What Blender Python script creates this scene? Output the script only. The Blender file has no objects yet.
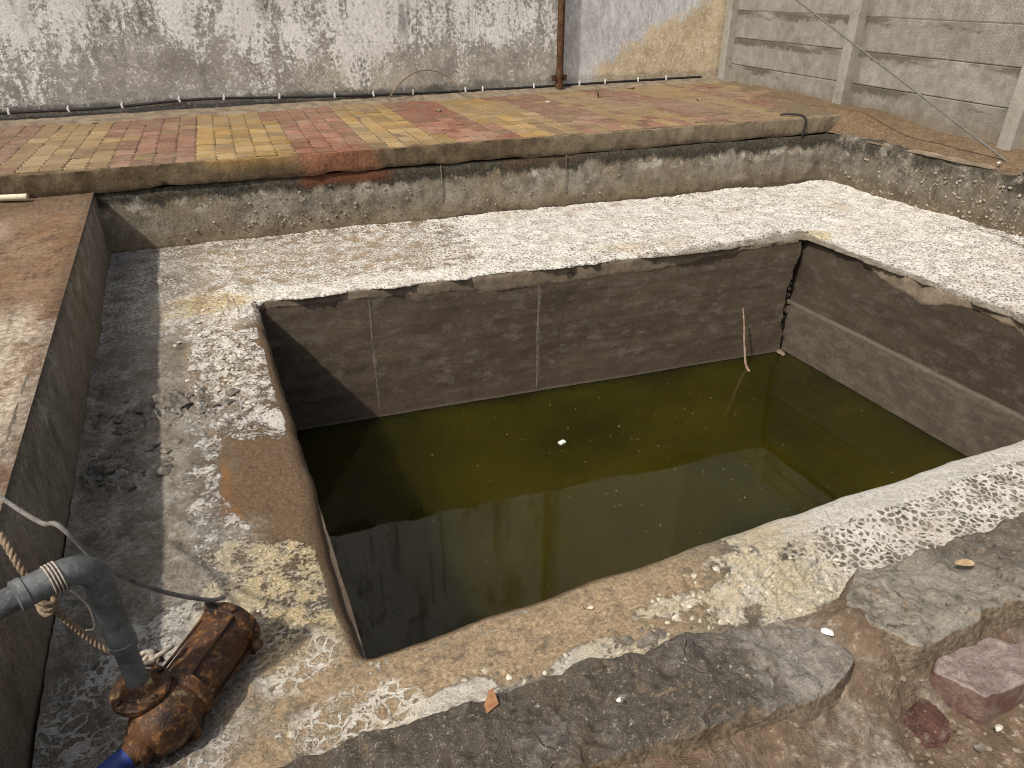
import bpy, bmesh, math, random
import numpy as np
from mathutils import Vector, Matrix, Quaternion

random.seed(7)
RNG = np.random.default_rng(11)
SC = bpy.context.scene
COL = SC.collection

# ------------------------------------------------------------------ camera, sky, sun, exposure
cam_d = bpy.data.cameras.new('camera')
cam = bpy.data.objects.new('camera', cam_d)
COL.objects.link(cam)
cam_d.sensor_width = 36.0
cam_d.lens = 706.0 / 1024.0 * 36.0
cam_d.clip_start = 0.02
cam_d.clip_end = 2000.0
cam.location = (0.0, 0.0, 1.75)
cam.rotation_euler = (math.radians(90.0 - 29.4), 0.0, math.radians(-23.8))
SC.camera = cam

SUN = Vector((-0.70, -0.30, 1.0)).normalized()          # direction towards the sun
sun_el = math.asin(SUN.z)
sun_az = math.atan2(SUN.x, SUN.y)
W = bpy.data.worlds.new('World')
SC.world = W
W.use_nodes = True
wn = W.node_tree
for n_ in list(wn.nodes):
    wn.nodes.remove(n_)
sky = wn.nodes.new('ShaderNodeTexSky')
sky.sky_type = 'NISHITA'
sky.sun_disc = False
sky.sun_elevation = sun_el
sky.sun_rotation = sun_az % (2 * math.pi)
sky.air_density = 1.6
sky.dust_density = 5.0
sky.ozone_density = 1.0
bg = wn.nodes.new('ShaderNodeBackground')
bg.inputs['Strength'].default_value = 0.112
wo = wn.nodes.new('ShaderNodeOutputWorld')
hz = wn.nodes.new('ShaderNodeHueSaturation'); hz.inputs['Saturation'].default_value = 0.55
wn.links.new(sky.outputs[0], hz.inputs['Color'])
wn.links.new(hz.outputs[0], bg.inputs[0])
wn.links.new(bg.outputs[0], wo.inputs[0])

sl = bpy.data.lights.new('sun', 'SUN')
sl.energy = 3.9
sl.angle = math.radians(1.6)
sl.color = (1.0, 0.93, 0.83)
sun = bpy.data.objects.new('sun', sl)
COL.objects.link(sun)
sun.rotation_euler = SUN.to_track_quat('Z', 'Y').to_euler()
sun.location = (-8, -6, 12)

SC.view_settings.view_transform = 'Standard'
SC.view_settings.look = 'None'
SC.view_settings.exposure = 0.0
SC.view_settings.gamma = 1.0
SC.render.engine = 'CYCLES'
try:
    SC.cycles.use_denoising = True
    SC.cycles.filter_width = 1.0
    SC.cycles.max_bounces = 6
    SC.cycles.diffuse_bounces = 3
except Exception:
    pass

# ------------------------------------------------------------------ numpy noise
def _hash(ix, iy, iz, seed):
    h = (ix * 374761393 + iy * 668265263 + iz * 2147483647 + seed * 144665) & 0xffffffff
    h = ((h ^ (h >> 13)) * 1274126177) & 0xffffffff
    h = (h ^ (h >> 16)) & 0xffffffff
    return h.astype(np.float64) / 4294967295.0 * 2.0 - 1.0

def vnoise(x, y, z=0.0, seed=0):
    x = np.asarray(x, float); y = np.asarray(y, float); z = np.asarray(z, float) + x * 0
    fx, fy, fz = np.floor(x), np.floor(y), np.floor(z)
    ix, iy, iz = fx.astype(np.int64), fy.astype(np.int64), fz.astype(np.int64)
    u, v, w = x - fx, y - fy, z - fz
    u = u * u * u * (u * (u * 6 - 15) + 10); v = v * v * v * (v * (v * 6 - 15) + 10); w = w * w * w * (w * (w * 6 - 15) + 10)
    r = 0
    for a in (0, 1):
        for b in (0, 1):
            for c in (0, 1):
                r = r + _hash(ix + a, iy + b, iz + c, seed) * (u if a else 1 - u) * (v if b else 1 - v) * (w if c else 1 - w)
    return r

def fbm(x, y, z=0.0, oct=4, seed=0, gain=0.5):
    r = 0; a = 1.0; t = 0
    for k in range(oct):
        r = r + a * vnoise(np.asarray(x) * 2 ** k + 13.7 * k, np.asarray(y) * 2 ** k + 7.1 * k, np.asarray(z) * 2 ** k, seed + k)
        t += a; a *= gain
    return r / t * 1.5

def sst(x, lo, hi):
    t = np.clip((np.asarray(x, float) - lo) / (hi - lo), 0, 1)
    return t * t * (3 - 2 * t)

# ------------------------------------------------------------------ mesh helpers
def link(name, me, mat=None, parent=None):
    o = bpy.data.objects.new(name, me)
    COL.objects.link(o)
    if mat is not None and len(me.materials) == 0:
        me.materials.append(mat)
    if parent is not None:
        o.parent = parent
    return o

def tag(o, label=None, cat=None, group=None, kind=None):
    if label: o['label'] = label
    if cat: o['category'] = cat
    if group: o['group'] = group
    if kind: o['kind'] = kind
    return o

def empty(name, label, cat, loc=(0, 0, 0), group=None):
    o = bpy.data.objects.new(name, None)
    COL.objects.link(o)
    o.location = loc
    o.empty_display_size = 0.1
    return tag(o, label, cat, group)

def mesh(name, V, F, smooth=True):
    me = bpy.data.meshes.new(name)
    me.from_pydata([tuple(map(float, v)) for v in V], [], [tuple(map(int, f)) for f in F])
    if smooth:
        me.polygons.foreach_set('use_smooth', [True] * len(me.polygons))
    me.update()
    return me

def grid_faces(nu, nv, closed_u=False, flip=False, off=0):
    iu = np.arange(nu if closed_u else nu - 1)
    iv = np.arange(nv - 1)
    a, b = np.meshgrid(iu, iv, indexing='ij')
    a2 = (a + 1) % nu
    q = np.stack([a * nv + b, a2 * nv + b, a2 * nv + b + 1, a * nv + b + 1], -1).reshape(-1, 4) + off
    return q[:, ::-1] if flip else q

def grid_mesh(name, P, closed_u=False, flip=False, smooth=True):
    nu, nv = P.shape[:2]
    V = P.reshape(-1, 3)
    F = grid_faces(nu, nv, closed_u, flip)
    me = bpy.data.meshes.new(name)
    me.vertices.add(len(V)); me.vertices.foreach_set('co', V.astype(np.float32).ravel())
    me.loops.add(len(F) * 4); me.loops.foreach_set('vertex_index', F.astype(np.int32).ravel())
    me.polygons.add(len(F))
    me.polygons.foreach_set('loop_start', np.arange(0, len(F) * 4, 4, dtype=np.int32))
    me.polygons.foreach_set('loop_total', np.full(len(F), 4, dtype=np.int32))
    me.polygons.foreach_set('use_smooth', np.full(len(F), smooth, dtype=bool))
    me.update(calc_edges=True)
    me.validate()
    return me

def slab_mesh(name, P, back):
    """front grid P (nu,nv,3) closed off by side walls pushed along the vector `back` and an n-gon"""
    nu, nv = P.shape[:2]
    V = list(P.reshape(-1, 3))
    F = [tuple(f) for f in grid_faces(nu, nv)]
    loop = [(i, 0) for i in range(nu)] + [(nu - 1, j) for j in range(1, nv)] + [(i, nv - 1) for i in range(nu - 2, -1, -1)] + [(0, j) for j in range(nv - 2, 0, -1)]
    base = len(V)
    for (i, j) in loop:
        V.append(P[i, j] + np.array(back))
    n = len(loop)
    for k in range(n):
        a, b = loop[k], loop[(k + 1) % n]
        F.append((a[0] * nv + a[1], base + k, base + (k + 1) % n, b[0] * nv + b[1]))
    F.append(tuple(base + k for k in range(n)))
    me = mesh(name, V, F, True)
    bm = bmesh.new(); bm.from_mesh(me)
    bmesh.ops.recalc_face_normals(bm, faces=bm.faces)
    for e in bm.edges:
        if len(e.link_faces) == 2 and e.calc_face_angle(0) > math.radians(50): e.smooth = False
    bm.to_mesh(me); bm.free()
    return me

def wall_grid(A, B, z0, z1, step, normal, amp=0.004, seed=0, top=None, bot=None):
    """vertical rough face from A to B (xy); returns (nu,nv,3)"""
    A = np.array(A, float); B = np.array(B, float)
    L = np.linalg.norm(B - A)
    nu = max(2, int(L / step) + 1); nv = max(2, int((z1 - z0) / step) + 1)
    s = np.linspace(0, 1, nu)[:, None]; t = np.linspace(0, 1, nv)[None, :]
    x = A[0] + (B[0] - A[0]) * s + 0 * t; y = A[1] + (B[1] - A[1]) * s + 0 * t
    zt = z1 + (top(s * L) if top else 0 * s); zb = z0 + (bot(s * L) if bot else 0 * s)
    z = zb + (zt - zb) * t
    d = amp * (fbm(x * 2.1, y * 2.1, z * 2.1, 3, seed) + 0.5 * fbm(x * 11, y * 11, z * 11, 3, seed + 9))
    n = np.array(normal, float); n /= np.linalg.norm(n)
    return np.stack([x + n[0] * d, y + n[1] * d, z], -1)

def smooth_path(pts, n=8):
    pts = [Vector(p) for p in pts]
    if len(pts) < 3: return pts
    out = []
    for i in range(len(pts) - 1):
        p0 = pts[max(i - 1, 0)]; p1 = pts[i]; p2 = pts[i + 1]; p3 = pts[min(i + 2, len(pts) - 1)]
        for k in range(n):
            t = k / n
            out.append(0.5 * ((2 * p1) + (p2 - p0) * t + (2 * p0 - 5 * p1 + 4 * p2 - p3) * t * t + (3 * p1 - p0 - 3 * p2 + p3) * t ** 3))
    out.append(pts[-1])
    return out

def tube_geo(path, r, seg=12, caps=True, jitter=0.0, squash=1.0):
    path = [Vector(p) for p in path]
    n = len(path)
    rad = [r] * n if not hasattr(r, '__len__') else list(r)
    V, F = [], []
    T = []
    for i in range(n):
        d = Vector((0, 0, 0)); k = 1
        while d.length < 1e-6 and k < n:
            d = path[min(i + k, n - 1)] - path[max(i - k, 0)]; k += 1
        T.append(d.normalized())
    up = Vector((0, 0, 1)) if abs(T[0].z) < 0.9 else Vector((1, 0, 0))
    N = T[0].cross(up).normalized()
    for i in range(n):
        if i: N = (T[i - 1].rotation_difference(T[i])) @ N
        Bn = T[i].cross(N).normalized()
        for s in range(seg):
            a = 2 * math.pi * s / seg
            rr = rad[i] * (1 + (random.uniform(-jitter, jitter) if jitter else 0))
            V.append(path[i] + N * math.cos(a) * rr + Bn * math.sin(a) * rr * squash)
    for i in range(n - 1):
        for s in range(seg):
            F.append((i * seg + s, i * seg + (s + 1) % seg, (i + 1) * seg + (s + 1) % seg, (i + 1) * seg + s))
    if caps:
        F.append(tuple(range(seg - 1, -1, -1))); F.append(tuple((n - 1) * seg + s for s in range(seg)))
    return V, F

def finish(me, sharp=40):
    bm = bmesh.new(); bm.from_mesh(me)
    bmesh.ops.recalc_face_normals(bm, faces=bm.faces)
    for e in bm.edges:
        if len(e.link_faces) == 2 and e.calc_face_angle(0) > math.radians(sharp): e.smooth = False
    bm.to_mesh(me); bm.free()
    return me

def tube(name, path, r, mat, parent=None, seg=12, caps=True, jitter=0.0, sharp=40):
    V, F = tube_geo(path, r, seg, caps, jitter)
    return link(name, finish(mesh(name, V, F), sharp), mat, parent)

def join_geo(parts):
    V, F = [], []
    for v, f in parts:
        o = len(V); V += list(v); F += [tuple(i + o for i in q) for q in f]
    return V, F

def box_geo(c, s, rot=None, bevel=0.0):
    bm = bmesh.new()
    bmesh.ops.create_cube(bm, size=1.0)
    bmesh.ops.scale(bm, vec=s, verts=bm.verts)
    if bevel:
        bmesh.ops.bevel(bm, geom=list(bm.edges), offset=bevel, segments=2, affect='EDGES', profile=0.6)
    M = Matrix.Translation(Vector(c)) @ (rot.to_4x4() if rot is not None else Matrix.Identity(4))
    bmesh.ops.transform(bm, matrix=M, verts=bm.verts)
    bm.verts.index_update()
    V = [v.co.copy() for v in bm.verts]; F = [tuple(v.index for v in f.verts) for f in bm.faces]
    bm.free()
    return V, F

def lump_geo(c, r, seed, sub=2, amp=0.35, squash=(1, 1, 0.7), freq=1.6, facet=False):
    bm = bmesh.new()
    bmesh.ops.create_icosphere(bm, subdivisions=sub, radius=1.0)
    P = np.array([v.co[:] for v in bm.verts])
    d = 1 + amp * fbm(P[:, 0] * freq + seed * 3.1, P[:, 1] * freq + seed, P[:, 2] * freq, 2, seed)
    rs = np.random.default_rng(seed)
    if facet:
        for k in range(6):
            nrm = rs.normal(size=3); nrm /= np.linalg.norm(nrm)
            h = P @ nrm; cut = rs.uniform(0.45, 0.8)
            P = P - np.clip(h - cut, 0, None)[:, None] * nrm
    P = P * d[:, None] * np.array(squash) * r
    a = rs.uniform(0, 6.28)
    R = np.array([[math.cos(a), -math.sin(a), 0], [math.sin(a), math.cos(a), 0], [0, 0, 1]])
    P = P @ R.T + np.array(c)
    bm.verts.index_update()
    F = [tuple(v.index for v in f.verts) for f in bm.faces]
    bm.free()
    return [Vector(p) for p in P], F

# ------------------------------------------------------------------ node helper
class NT:
    def __init__(s, name):
        s.mat = bpy.data.materials.new(name); s.mat.use_nodes = True
        s.t = s.mat.node_tree
        for n in list(s.t.nodes): s.t.nodes.remove(n)
        s.o = s.t.nodes.new('ShaderNodeOutputMaterial')
        s.b = s.t.nodes.new('ShaderNodeBsdfPrincipled')
        s.t.links.new(s.b.outputs[0], s.o.inputs[0])
        s.pos = s.t.nodes.new('ShaderNodeNewGeometry').outputs['Position']
        sp = s.t.nodes.new('ShaderNodeSeparateXYZ'); s.t.links.new(s.pos, sp.inputs[0])
        s.x, s.y, s.z = sp.outputs
    def put(s, sock, v):
        if isinstance(v, bpy.types.NodeSocket): s.t.links.new(v, sock)
        elif v is not None:
            if hasattr(v, '__len__') and len(v) == 3 and sock.type == 'RGBA': v = (*v, 1.0)
            sock.default_value = v
    def m(s, op, a, b=0.0, c=None, clamp=False):
        n = s.t.nodes.new('ShaderNodeMath'); n.operation = op; n.use_clamp = clamp
        s.put(n.inputs[0], a); s.put(n.inputs[1], b)
        if c is not None: s.put(n.inputs[2], c)
        return n.outputs[0]
    def add(s, a, b): return s.m('ADD', a, b)
    def sub(s, a, b): return s.m('SUBTRACT', a, b)
    def mul(s, a, b): return s.m('MULTIPLY', a, b)
    def sat(s, a): return s.m('ADD', a, 0.0, clamp=True)
    def mx(s, a, b): return s.m('MAXIMUM', a, b)
    def mn(s, a, b): return s.m('MINIMUM', a, b)
    def inv(s, a): return s.m('SUBTRACT', 1.0, a)
    def ss(s, v, lo, hi, o0=0.0, o1=1.0):
        n = s.t.nodes.new('ShaderNodeMapRange'); n.interpolation_type = 'SMOOTHSTEP'
        s.put(n.inputs[0], v)
        if lo > hi: lo, hi, o0, o1 = hi, lo, o1, o0
        n.inputs[1].default_value = lo; n.inputs[2].default_value = hi; n.inputs[3].default_value = o0; n.inputs[4].default_value = o1
        return n.outputs[0]
    def vs(s, k, vec=None):
        n = s.t.nodes.new('ShaderNodeVectorMath'); n.operation = 'MULTIPLY'
        s.put(n.inputs[0], vec or s.pos); n.inputs[1].default_value = k if hasattr(k, '__len__') else (k, k, k)
        return n.outputs[0]
    def warp(s, amt, scale, vec=None):
        n = s.t.nodes.new('ShaderNodeTexNoise'); s.put(n.inputs['Vector'], vec or s.pos)
        n.inputs['Scale'].default_value = scale; n.inputs['Detail'].default_value = 3
        a = s.t.nodes.new('ShaderNodeVectorMath'); a.operation = 'SUBTRACT'
        s.t.links.new(n.outputs['Color'], a.inputs[0]); a.inputs[1].default_value = (.5, .5, .5)
        b = s.t.nodes.new('ShaderNodeVectorMath'); b.operation = 'MULTIPLY_ADD'
        s.t.links.new(a.outputs[0], b.inputs[0]); b.inputs[1].default_value = (amt,) * 3
        s.put(b.inputs[2], vec or s.pos)
        return b.outputs[0]
    def noise(s, scale, detail=5.0, rough=0.6, vec=None, dist=0.0):
        n = s.t.nodes.new('ShaderNodeTexNoise')
        s.put(n.inputs['Vector'], vec or s.pos)
        n.inputs['Scale'].default_value = scale; n.inputs['Detail'].default_value = detail
        n.inputs['Roughness'].default_value = rough; n.inputs['Distortion'].default_value = dist
        return n.outputs[0]
    def vor(s, scale, feature='F1', vec=None, rand=1.0, out='Distance'):
        n = s.t.nodes.new('ShaderNodeTexVoronoi'); n.feature = feature
        s.put(n.inputs['Vector'], vec or s.pos)
        n.inputs['Scale'].default_value = scale; n.inputs['Randomness'].default_value = rand
        return n.outputs[out]
    def mix(s, f, a, b):
        n = s.t.nodes.new('ShaderNodeMix'); n.data_type = 'RGBA'
        s.put(n.inputs[0], f); s.put(n.inputs[6], a); s.put(n.inputs[7], b)
        return n.outputs[2]
    def hue(s, c, v):
        n = s.t.nodes.new('ShaderNodeHueSaturation'); s.put(n.inputs['Color'], c); s.put(n.inputs['Value'], v)
        return n.outputs[0]
    def attr(s, name):
        n = s.t.nodes.new('ShaderNodeAttribute'); n.attribute_name = name
        sp = s.t.nodes.new('ShaderNodeSeparateColor'); s.t.links.new(n.outputs['Color'], sp.inputs[0])
        return (*sp.outputs, n.outputs['Alpha'])
    def rnd(s):
        return s.t.nodes.new('ShaderNodeObjectInfo').outputs['Random']
    def bump(s, h, dist, strength=1.0, prev=None):
        n = s.t.nodes.new('ShaderNodeBump'); n.inputs['Distance'].default_value = dist; n.inputs['Strength'].default_value = strength
        s.put(n.inputs['Height'], h)
        if prev is not None: s.put(n.inputs['Normal'], prev)
        return n.outputs[0]
    def done(s, color, rough=0.85, normal=None, spec=0.3, metal=0.0, **kw):
        s.put(s.b.inputs['Base Color'], color); s.put(s.b.inputs['Roughness'], rough)
        s.put(s.b.inputs['Specular IOR Level'], spec); s.put(s.b.inputs['Metallic'], metal)
        if normal is not None: s.put(s.b.inputs['Normal'], normal)
        for k, v in kw.items(): s.put(s.b.inputs[k.replace('_', ' ')], v)
        return s.mat

# ------------------------------------------------------------------ materials
def mat_floor():
    n = NT('salt_crusted_mortar')
    crust, net, brown, tan = n.attr('zone')
    damp_shade, lump, cream, ora = n.attr('zone_more')
    n1 = n.noise(3.0, 6, .65); n2 = n.noise(14, 6, .7); n3 = n.noise(70, 5, .7); n4 = n.noise(260, 3, .6)
    base = n.mix(n.ss(n2, .3, .7), (.115, .097, .075), (.25, .215, .165))
    base = n.mix(n.mul(tan, n.ss(n2, .25, .55)), base, n.mix(n.ss(n3, .3, .7), (.27, .185, .105), (.52, .405, .265)))
    base = n.mix(n.sat(n.mul(brown, n.ss(n2, .15, .4))), base, n.mix(n.ss(n3, .3, .75), (.115, .075, .045), (.21, .14, .082)))
    base = n.mix(n.mul(ora, n.ss(n2, .3, .6)), base, (.25, .125, .05))
    sm = n.mul(damp_shade, n.ss(n.noise(6, 7, .8, n.warp(.2, 4)), .45, .62))
    base = n.mix(n.mul(damp_shade, n.ss(n1, .3, .65)), base, n.mix(n.ss(n3, .35, .65), (.17, .145, .112), (.38, .335, .275)))  # damp zone, its colour also lifted to soften the left wall's shadow
    base = n.mix(n.mul(sm, .7), base, n.mix(n.ss(n3, .3, .7), (.30, .29, .27), (.56, .54, .50)))
    wv = n.warp(.03, 16); wv2 = n.warp(.012, 60, wv)
    big = n.mul(n.ss(n.y, 1.75, 1.6), n.ss(n.x, .75, .6))
    e1 = n.add(n.mul(n.vor(36, 'DISTANCE_TO_EDGE', wv2), n.inv(big)), n.mul(n.vor(22, 'DISTANCE_TO_EDGE', n.warp(.055, 22)), big))
    e2 = n.vor(70, 'DISTANCE_TO_EDGE', wv2)
    wn_ = n.noise(9, 3, .5)
    wid = n.add(n.ss(wn_, .3, .7, .035, .11), n.mul(crust, n.ss(wn_, .25, .75, .06, .17)))
    cell = n.ss(n.sub(e1, wid), -.012, .035)
    brk = n.ss(n.noise(9, 5, .65, wv), .37, .48)
    ridge = n.mul(n.inv(cell), brk)
    ridge = n.mx(ridge, n.mul(n.inv(n.ss(e2, .03, .13)), n.mul(n.ss(n.noise(5, 3, .6), .47, .6), .8)))
    netm = n.sat(n.mul(ridge, n.sat(n.mul(net, 1.5))))
    sol = n.add(crust, n.add(n.mul(n.sub(n2, .5), 1.25), n.mul(n.sub(n3, .5), 1.0)))
    cover = n.ss(sol, .46, .66)
    cover = n.sat(n.sub(cover, n.mul(n.mul(cell, n.ss(net, .2, .7)), n.sub(.88, n.mul(n.mul(crust, n.ss(n.y, 2.0, 4.2)), n.ss(n.noise(2.5, 4, .6), .3, .7, .12, .5))))))
    pit = n.ss(n.vor(85, 'F1', wv2), .30, .60)
    cover = n.sat(n.sub(cover, n.mul(n.mul(pit, n.ss(n3, .48, .60)), .38)))
    white = n.mix(n.ss(n3, .25, .65), (.50, .465, .405), (.76, .735, .69))
    white = n.mix(n.mul(cream, n.ss(n2, .2, .6)), white, n.mix(n.ss(n3, .3, .7), (.42, .32, .16), (.68, .58, .38)))
    white = n.mix(n.ss(n.add(n.noise(2.2, 5, .7), n.mul(n.sub(n.noise(4, 5, .7, n.vs((.35, 1.6, 1))), .5), .5)), .50, .74), white, n.mix(.5, white, (.42, .31, .19)))
    white = n.mix(n.mul(damp_shade, .4), white, (.46, .44, .41))
    col = n.mix(n.mx(cover, netm), base, white)
    col = n.mix(n.ss(n.noise(120, 3, .6), .62, .70, 0, .8), col, (.06, .045, .03))
    col = n.hue(col, n.ss(n4, .3, .7, .72, 1.18))
    rear = n.ss(n.y, 2.0, 4.2)
    h = n.mul(n.add(n.mx(n.mul(cover, .8), netm), n.mul(n3, .7)), n.sub(1.0, n.mul(n.mul(rear, crust), .62)))
    b1 = n.bump(h, .012, 1.0)
    b2 = n.bump(n.add(n.mul(n2, .6), n.mul(n4, .3)), .014, 1.0, b1)
    return n.done(col, .9, b2, .2)

def mat_tank_wall(k=1.0, right=False):
    n = NT('dark_algae_concrete')
    n1 = n.noise(1.3, 5, .6); n2 = n.noise(7, 6, .7, n.vs((1, 1, 2.2))); n3 = n.noise(45, 5, .7)
    hb = n.noise(3, 4, .6, n.vs((.25, .25, 5.0)))
    vst = n.noise(4, 5, .7, n.vs((4, 4, .35)))
    col = n.mix(n.ss(n.add(n.mul(hb, .5), n.mul(n1, .5)), .36, .64), (.066 * k, .049 * k, .034 * k), (.108 * k, .082 * k, .058 * k))
    col = n.mix(n.ss(n2, .47, .70, 0, .8), col, (.155 * k, .13 * k, .105 * k))
    col = n.mix(n.ss(vst, .55, .75, 0, .5), col, (.05 * k, .04 * k, .033 * k))
    col = n.mix(n.ss(n.vor(3.1, 'F1', n.vs((1, 1, 1.6))), .02, .05, .5, 0), col, (.2 * k, .18 * k, .16 * k))
    low = n.ss(n.z, -.78, -.93)
    col = n.mix(n.mul(low, .55), col, (.085 * k, .06 * k, .046 * k))
    col = n.mix(n.ss(n.z, -1.012, -.985, .45, 0), col, (.19 * k, .165 * k, .12 * k))
    if right:
        tide = n.ss(n.add(n.z, n.mul(n.noise(5, 3, .5), .03)), -.585, -.57, 1, 0)
        lower = n.mix(n.ss(n2, .35, .75), (.072, .056, .043), (.125, .103, .082))
        col = n.mix(tide, n.hue(col, .66), lower)
        line = n.mul(n.ss(n.z, -.60, -.585), n.ss(n.z, -.555, -.575))
        col = n.mix(n.mul(line, .5), col, (.2, .17, .14))
    h = n.add(n.mul(n2, .6), n.mul(n3, .35))
    return n.done(n.hue(col, n.ss(n3, .2, .8, .78, 1.25)), .72, n.bump(h, .006, .8), .3)

def mat_rim():
    n = NT('pale_rim_render')
    n2 = n.noise(9, 6, .7); n3 = n.noise(60, 5, .7)
    c = n.mix(n.ss(n2, .3, .7), (.13, .10, .072), (.27, .215, .155))
    c = n.mix(n.ss(n3, .55, .75, 0, .6), c, (.07, .055, .04))
    return n.done(c, .9, n.bump(n.add(n2, n.mul(n3, .5)), .008, .8), .2)

def mat_retaining(tone='rear'):
    n = NT('stained_trough_render')
    n1 = n.noise(1.7, 6, .65); n2 = n.noise(8, 6, .7); n3 = n.noise(50, 5, .7)
    drip = n.noise(5, 6, .7, n.vs((1.6, 1.6, .28)))
    c = n.mix(n.ss(n2, .3, .7), (.12, .105, .083), (.33, .30, .25))
    c = n.mix(n.ss(n1, .4, .7, 0, .7), c, (.24, .185, .115))
    c = n.mix(n.ss(drip, .5, .72, 0, .65), c, (.095, .085, .07))
    low = n.ss(n.add(n.z, n.mul(n1, .18)), .30, .12)
    c = n.mix(n.mul(low, .6), c, n.mix(n.ss(n2, .3, .7), (.16, .115, .065), (.25, .185, .11)))
    # black moss along the top with a ragged lower edge, then pale salt blotches
    top = n.ss(n.add(n.z, n.mul(n.sub(n.noise(4.5, 6, .75, n.vs((1, 1, .4))), .5), .34)), .315, .375)
    salt = n.mul(n.ss(n.add(n.z, n.mul(n.sub(n1, .5), .1)), .22, .33), n.ss(n.noise(6, 6, .75), .51, .62))
    c = n.mix(n.mul(salt, .8), c, (.52, .49, .43))
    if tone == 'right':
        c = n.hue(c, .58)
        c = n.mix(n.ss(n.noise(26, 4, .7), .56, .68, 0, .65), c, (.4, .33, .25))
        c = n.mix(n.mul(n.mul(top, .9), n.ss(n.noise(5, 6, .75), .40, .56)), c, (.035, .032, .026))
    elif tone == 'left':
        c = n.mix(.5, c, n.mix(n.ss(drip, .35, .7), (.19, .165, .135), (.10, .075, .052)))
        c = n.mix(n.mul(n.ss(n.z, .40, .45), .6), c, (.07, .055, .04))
    else:
        c = n.mix(n.mul(top, .93), c, n.mix(n.ss(n3, .4, .7), (.028, .026, .02), (.075, .065, .045)))
        rs = n.mul(n.mul(n.ss(n.x, .68, .8), n.ss(n.x, 1.55, 1.35)), n.ss(n.add(n.z, n.mul(n2, .12)), .4, .46))
        c = n.mix(n.mul(rs, .8), c, (.13, .045, .022))
        rs = n.mul(n.mul(n.ss(n.x, 2.35, 2.5), n.ss(n.x, 3.3, 3.0)), n.ss(n.add(n.z, n.mul(n2, .12)), .4, .46))
        c = n.mix(n.mul(rs, .5), c, (.09, .05, .03))
    base = n.ss(n.add(n.z, n.mul(n2, .05)), .055, .03)
    c = n.mix(n.mul(base, .6), c, (.12, .09, .06))
    c = n.hue(c, n.add(n.ss(n3, .25, .75, .45, .85), n.ss(n.noise(110, 3, .7), .3, .7, .1, .6)))
    return n.done(c, .88, n.bump(n.add(n.mul(n2, .7), n.mul(n3, .5)), .010, .9), .2)

def mat_dirt(kind):
    n = NT('trodden_earth_' + kind)
    n1 = n.noise(1.6, 6, .65); n2 = n.noise(7, 6, .7); n3 = n.noise(42, 6, .72); n4 = n.noise(170, 3, .6)
    st = n.noise(2.6, 6, .7, n.vs((1.2, .8, 1)))
    c = n.mix(n.ss(n2, .28, .72), (.12, .079, .048), (.25, .17, .105))
    c = n.mix(n.ss(n1, .42, .66, 0, .75), c, (.17, .092, .05))
    if kind == 'slab':
        c = n.mix(.6, c, n.mix(n.ss(n2, .28, .72), (.12, .062, .030), (.27, .155, .08)))
        pale = n.mx(n.mul(n.ss(n.y, 3.9, 3.3), n.ss(n.y, 1.2, 2.2)), n.mul(n.ss(n.y, 4.6, 5.0), n.mul(n.ss(n.y, 5.5, 5.0), n.ss(n.x, -1.0, -1.3))))
        c = n.mix(n.mul(n.ss(n.add(st, n.mul(n3, .2)), .42, .66), n.ss(pale, 0, 1, .15, .9)), c, n.mix(n.ss(n3, .3, .7), (.40, .32, .235), (.60, .53, .44)))
        dk = n.mul(n.ss(n.y, 5.1, 5.8), n.ss(n2, .3, .6))
        c = n.mix(n.mul(dk, .7), c, (.085, .06, .04))
        edge = n.ss(n.add(n.x, n.mul(n2, .1)), -.72, -.66)
        c = n.mix(n.mul(edge, .55), c, (.10, .066, .045))
        c = n.mix(n.ss(n.noise(5, 7, .8, n.vs((2.2, .7, 1))), .54, .66, 0, .7), c, (.075, .048, .030))
        c = n.mix(n.ss(n.noise(9, 7, .8, n.vs((.7, 1.5, 1))), .57, .68, 0, .6), c, (.40, .29, .19))
        cr = n.m('ABSOLUTE', n.sub(n.y, n.add(5.1, n.add(n.mul(n.x, .7), n.mul(n.noise(3, 4, .6), .5)))))
        crm = n.mul(n.ss(cr, .008, .022, 1, 0), n.ss(n.x, -1.1, -.85, 1, .25))
    elif kind == 'bank':
        c = n.mix(.45, c, n.mix(n.ss(n3, .35, .7), (.10, .075, .048), (.20, .155, .10)))
        crm = None
    else:
        c = n.mix(.4, c, (.15, .12, .092)); c = n.mix(n.ss(st, .45, .62, 0, .85), c, n.mix(n.ss(n3, .3, .7), (.17, .145, .115), (.36, .315, .26)))
        c = n.mix(n.ss(n3, .56, .68, 0, .7), c, (.37, .31, .245)); c = n.mix(n.ss(n2, .58, .68, 0, .7), c, (.06, .047, .036))
        crm = None
    c = n.mix(n.ss(n4, .62, .72, 0, .5), c, (.05, .035, .025))
    c = n.hue(c, n.ss(n3, .2, .8, .7, 1.3))
    if crm is not None:
        c = n.mix(n.mul(crm, .85), c, (.03, .02, .014))
    h = n.add(n.mul(n2, .7), n.add(n.mul(n3, .7), n.mul(n4, .3)))
    return n.done(c, .93, n.bump(h, .020, 1.0), .15)

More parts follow.
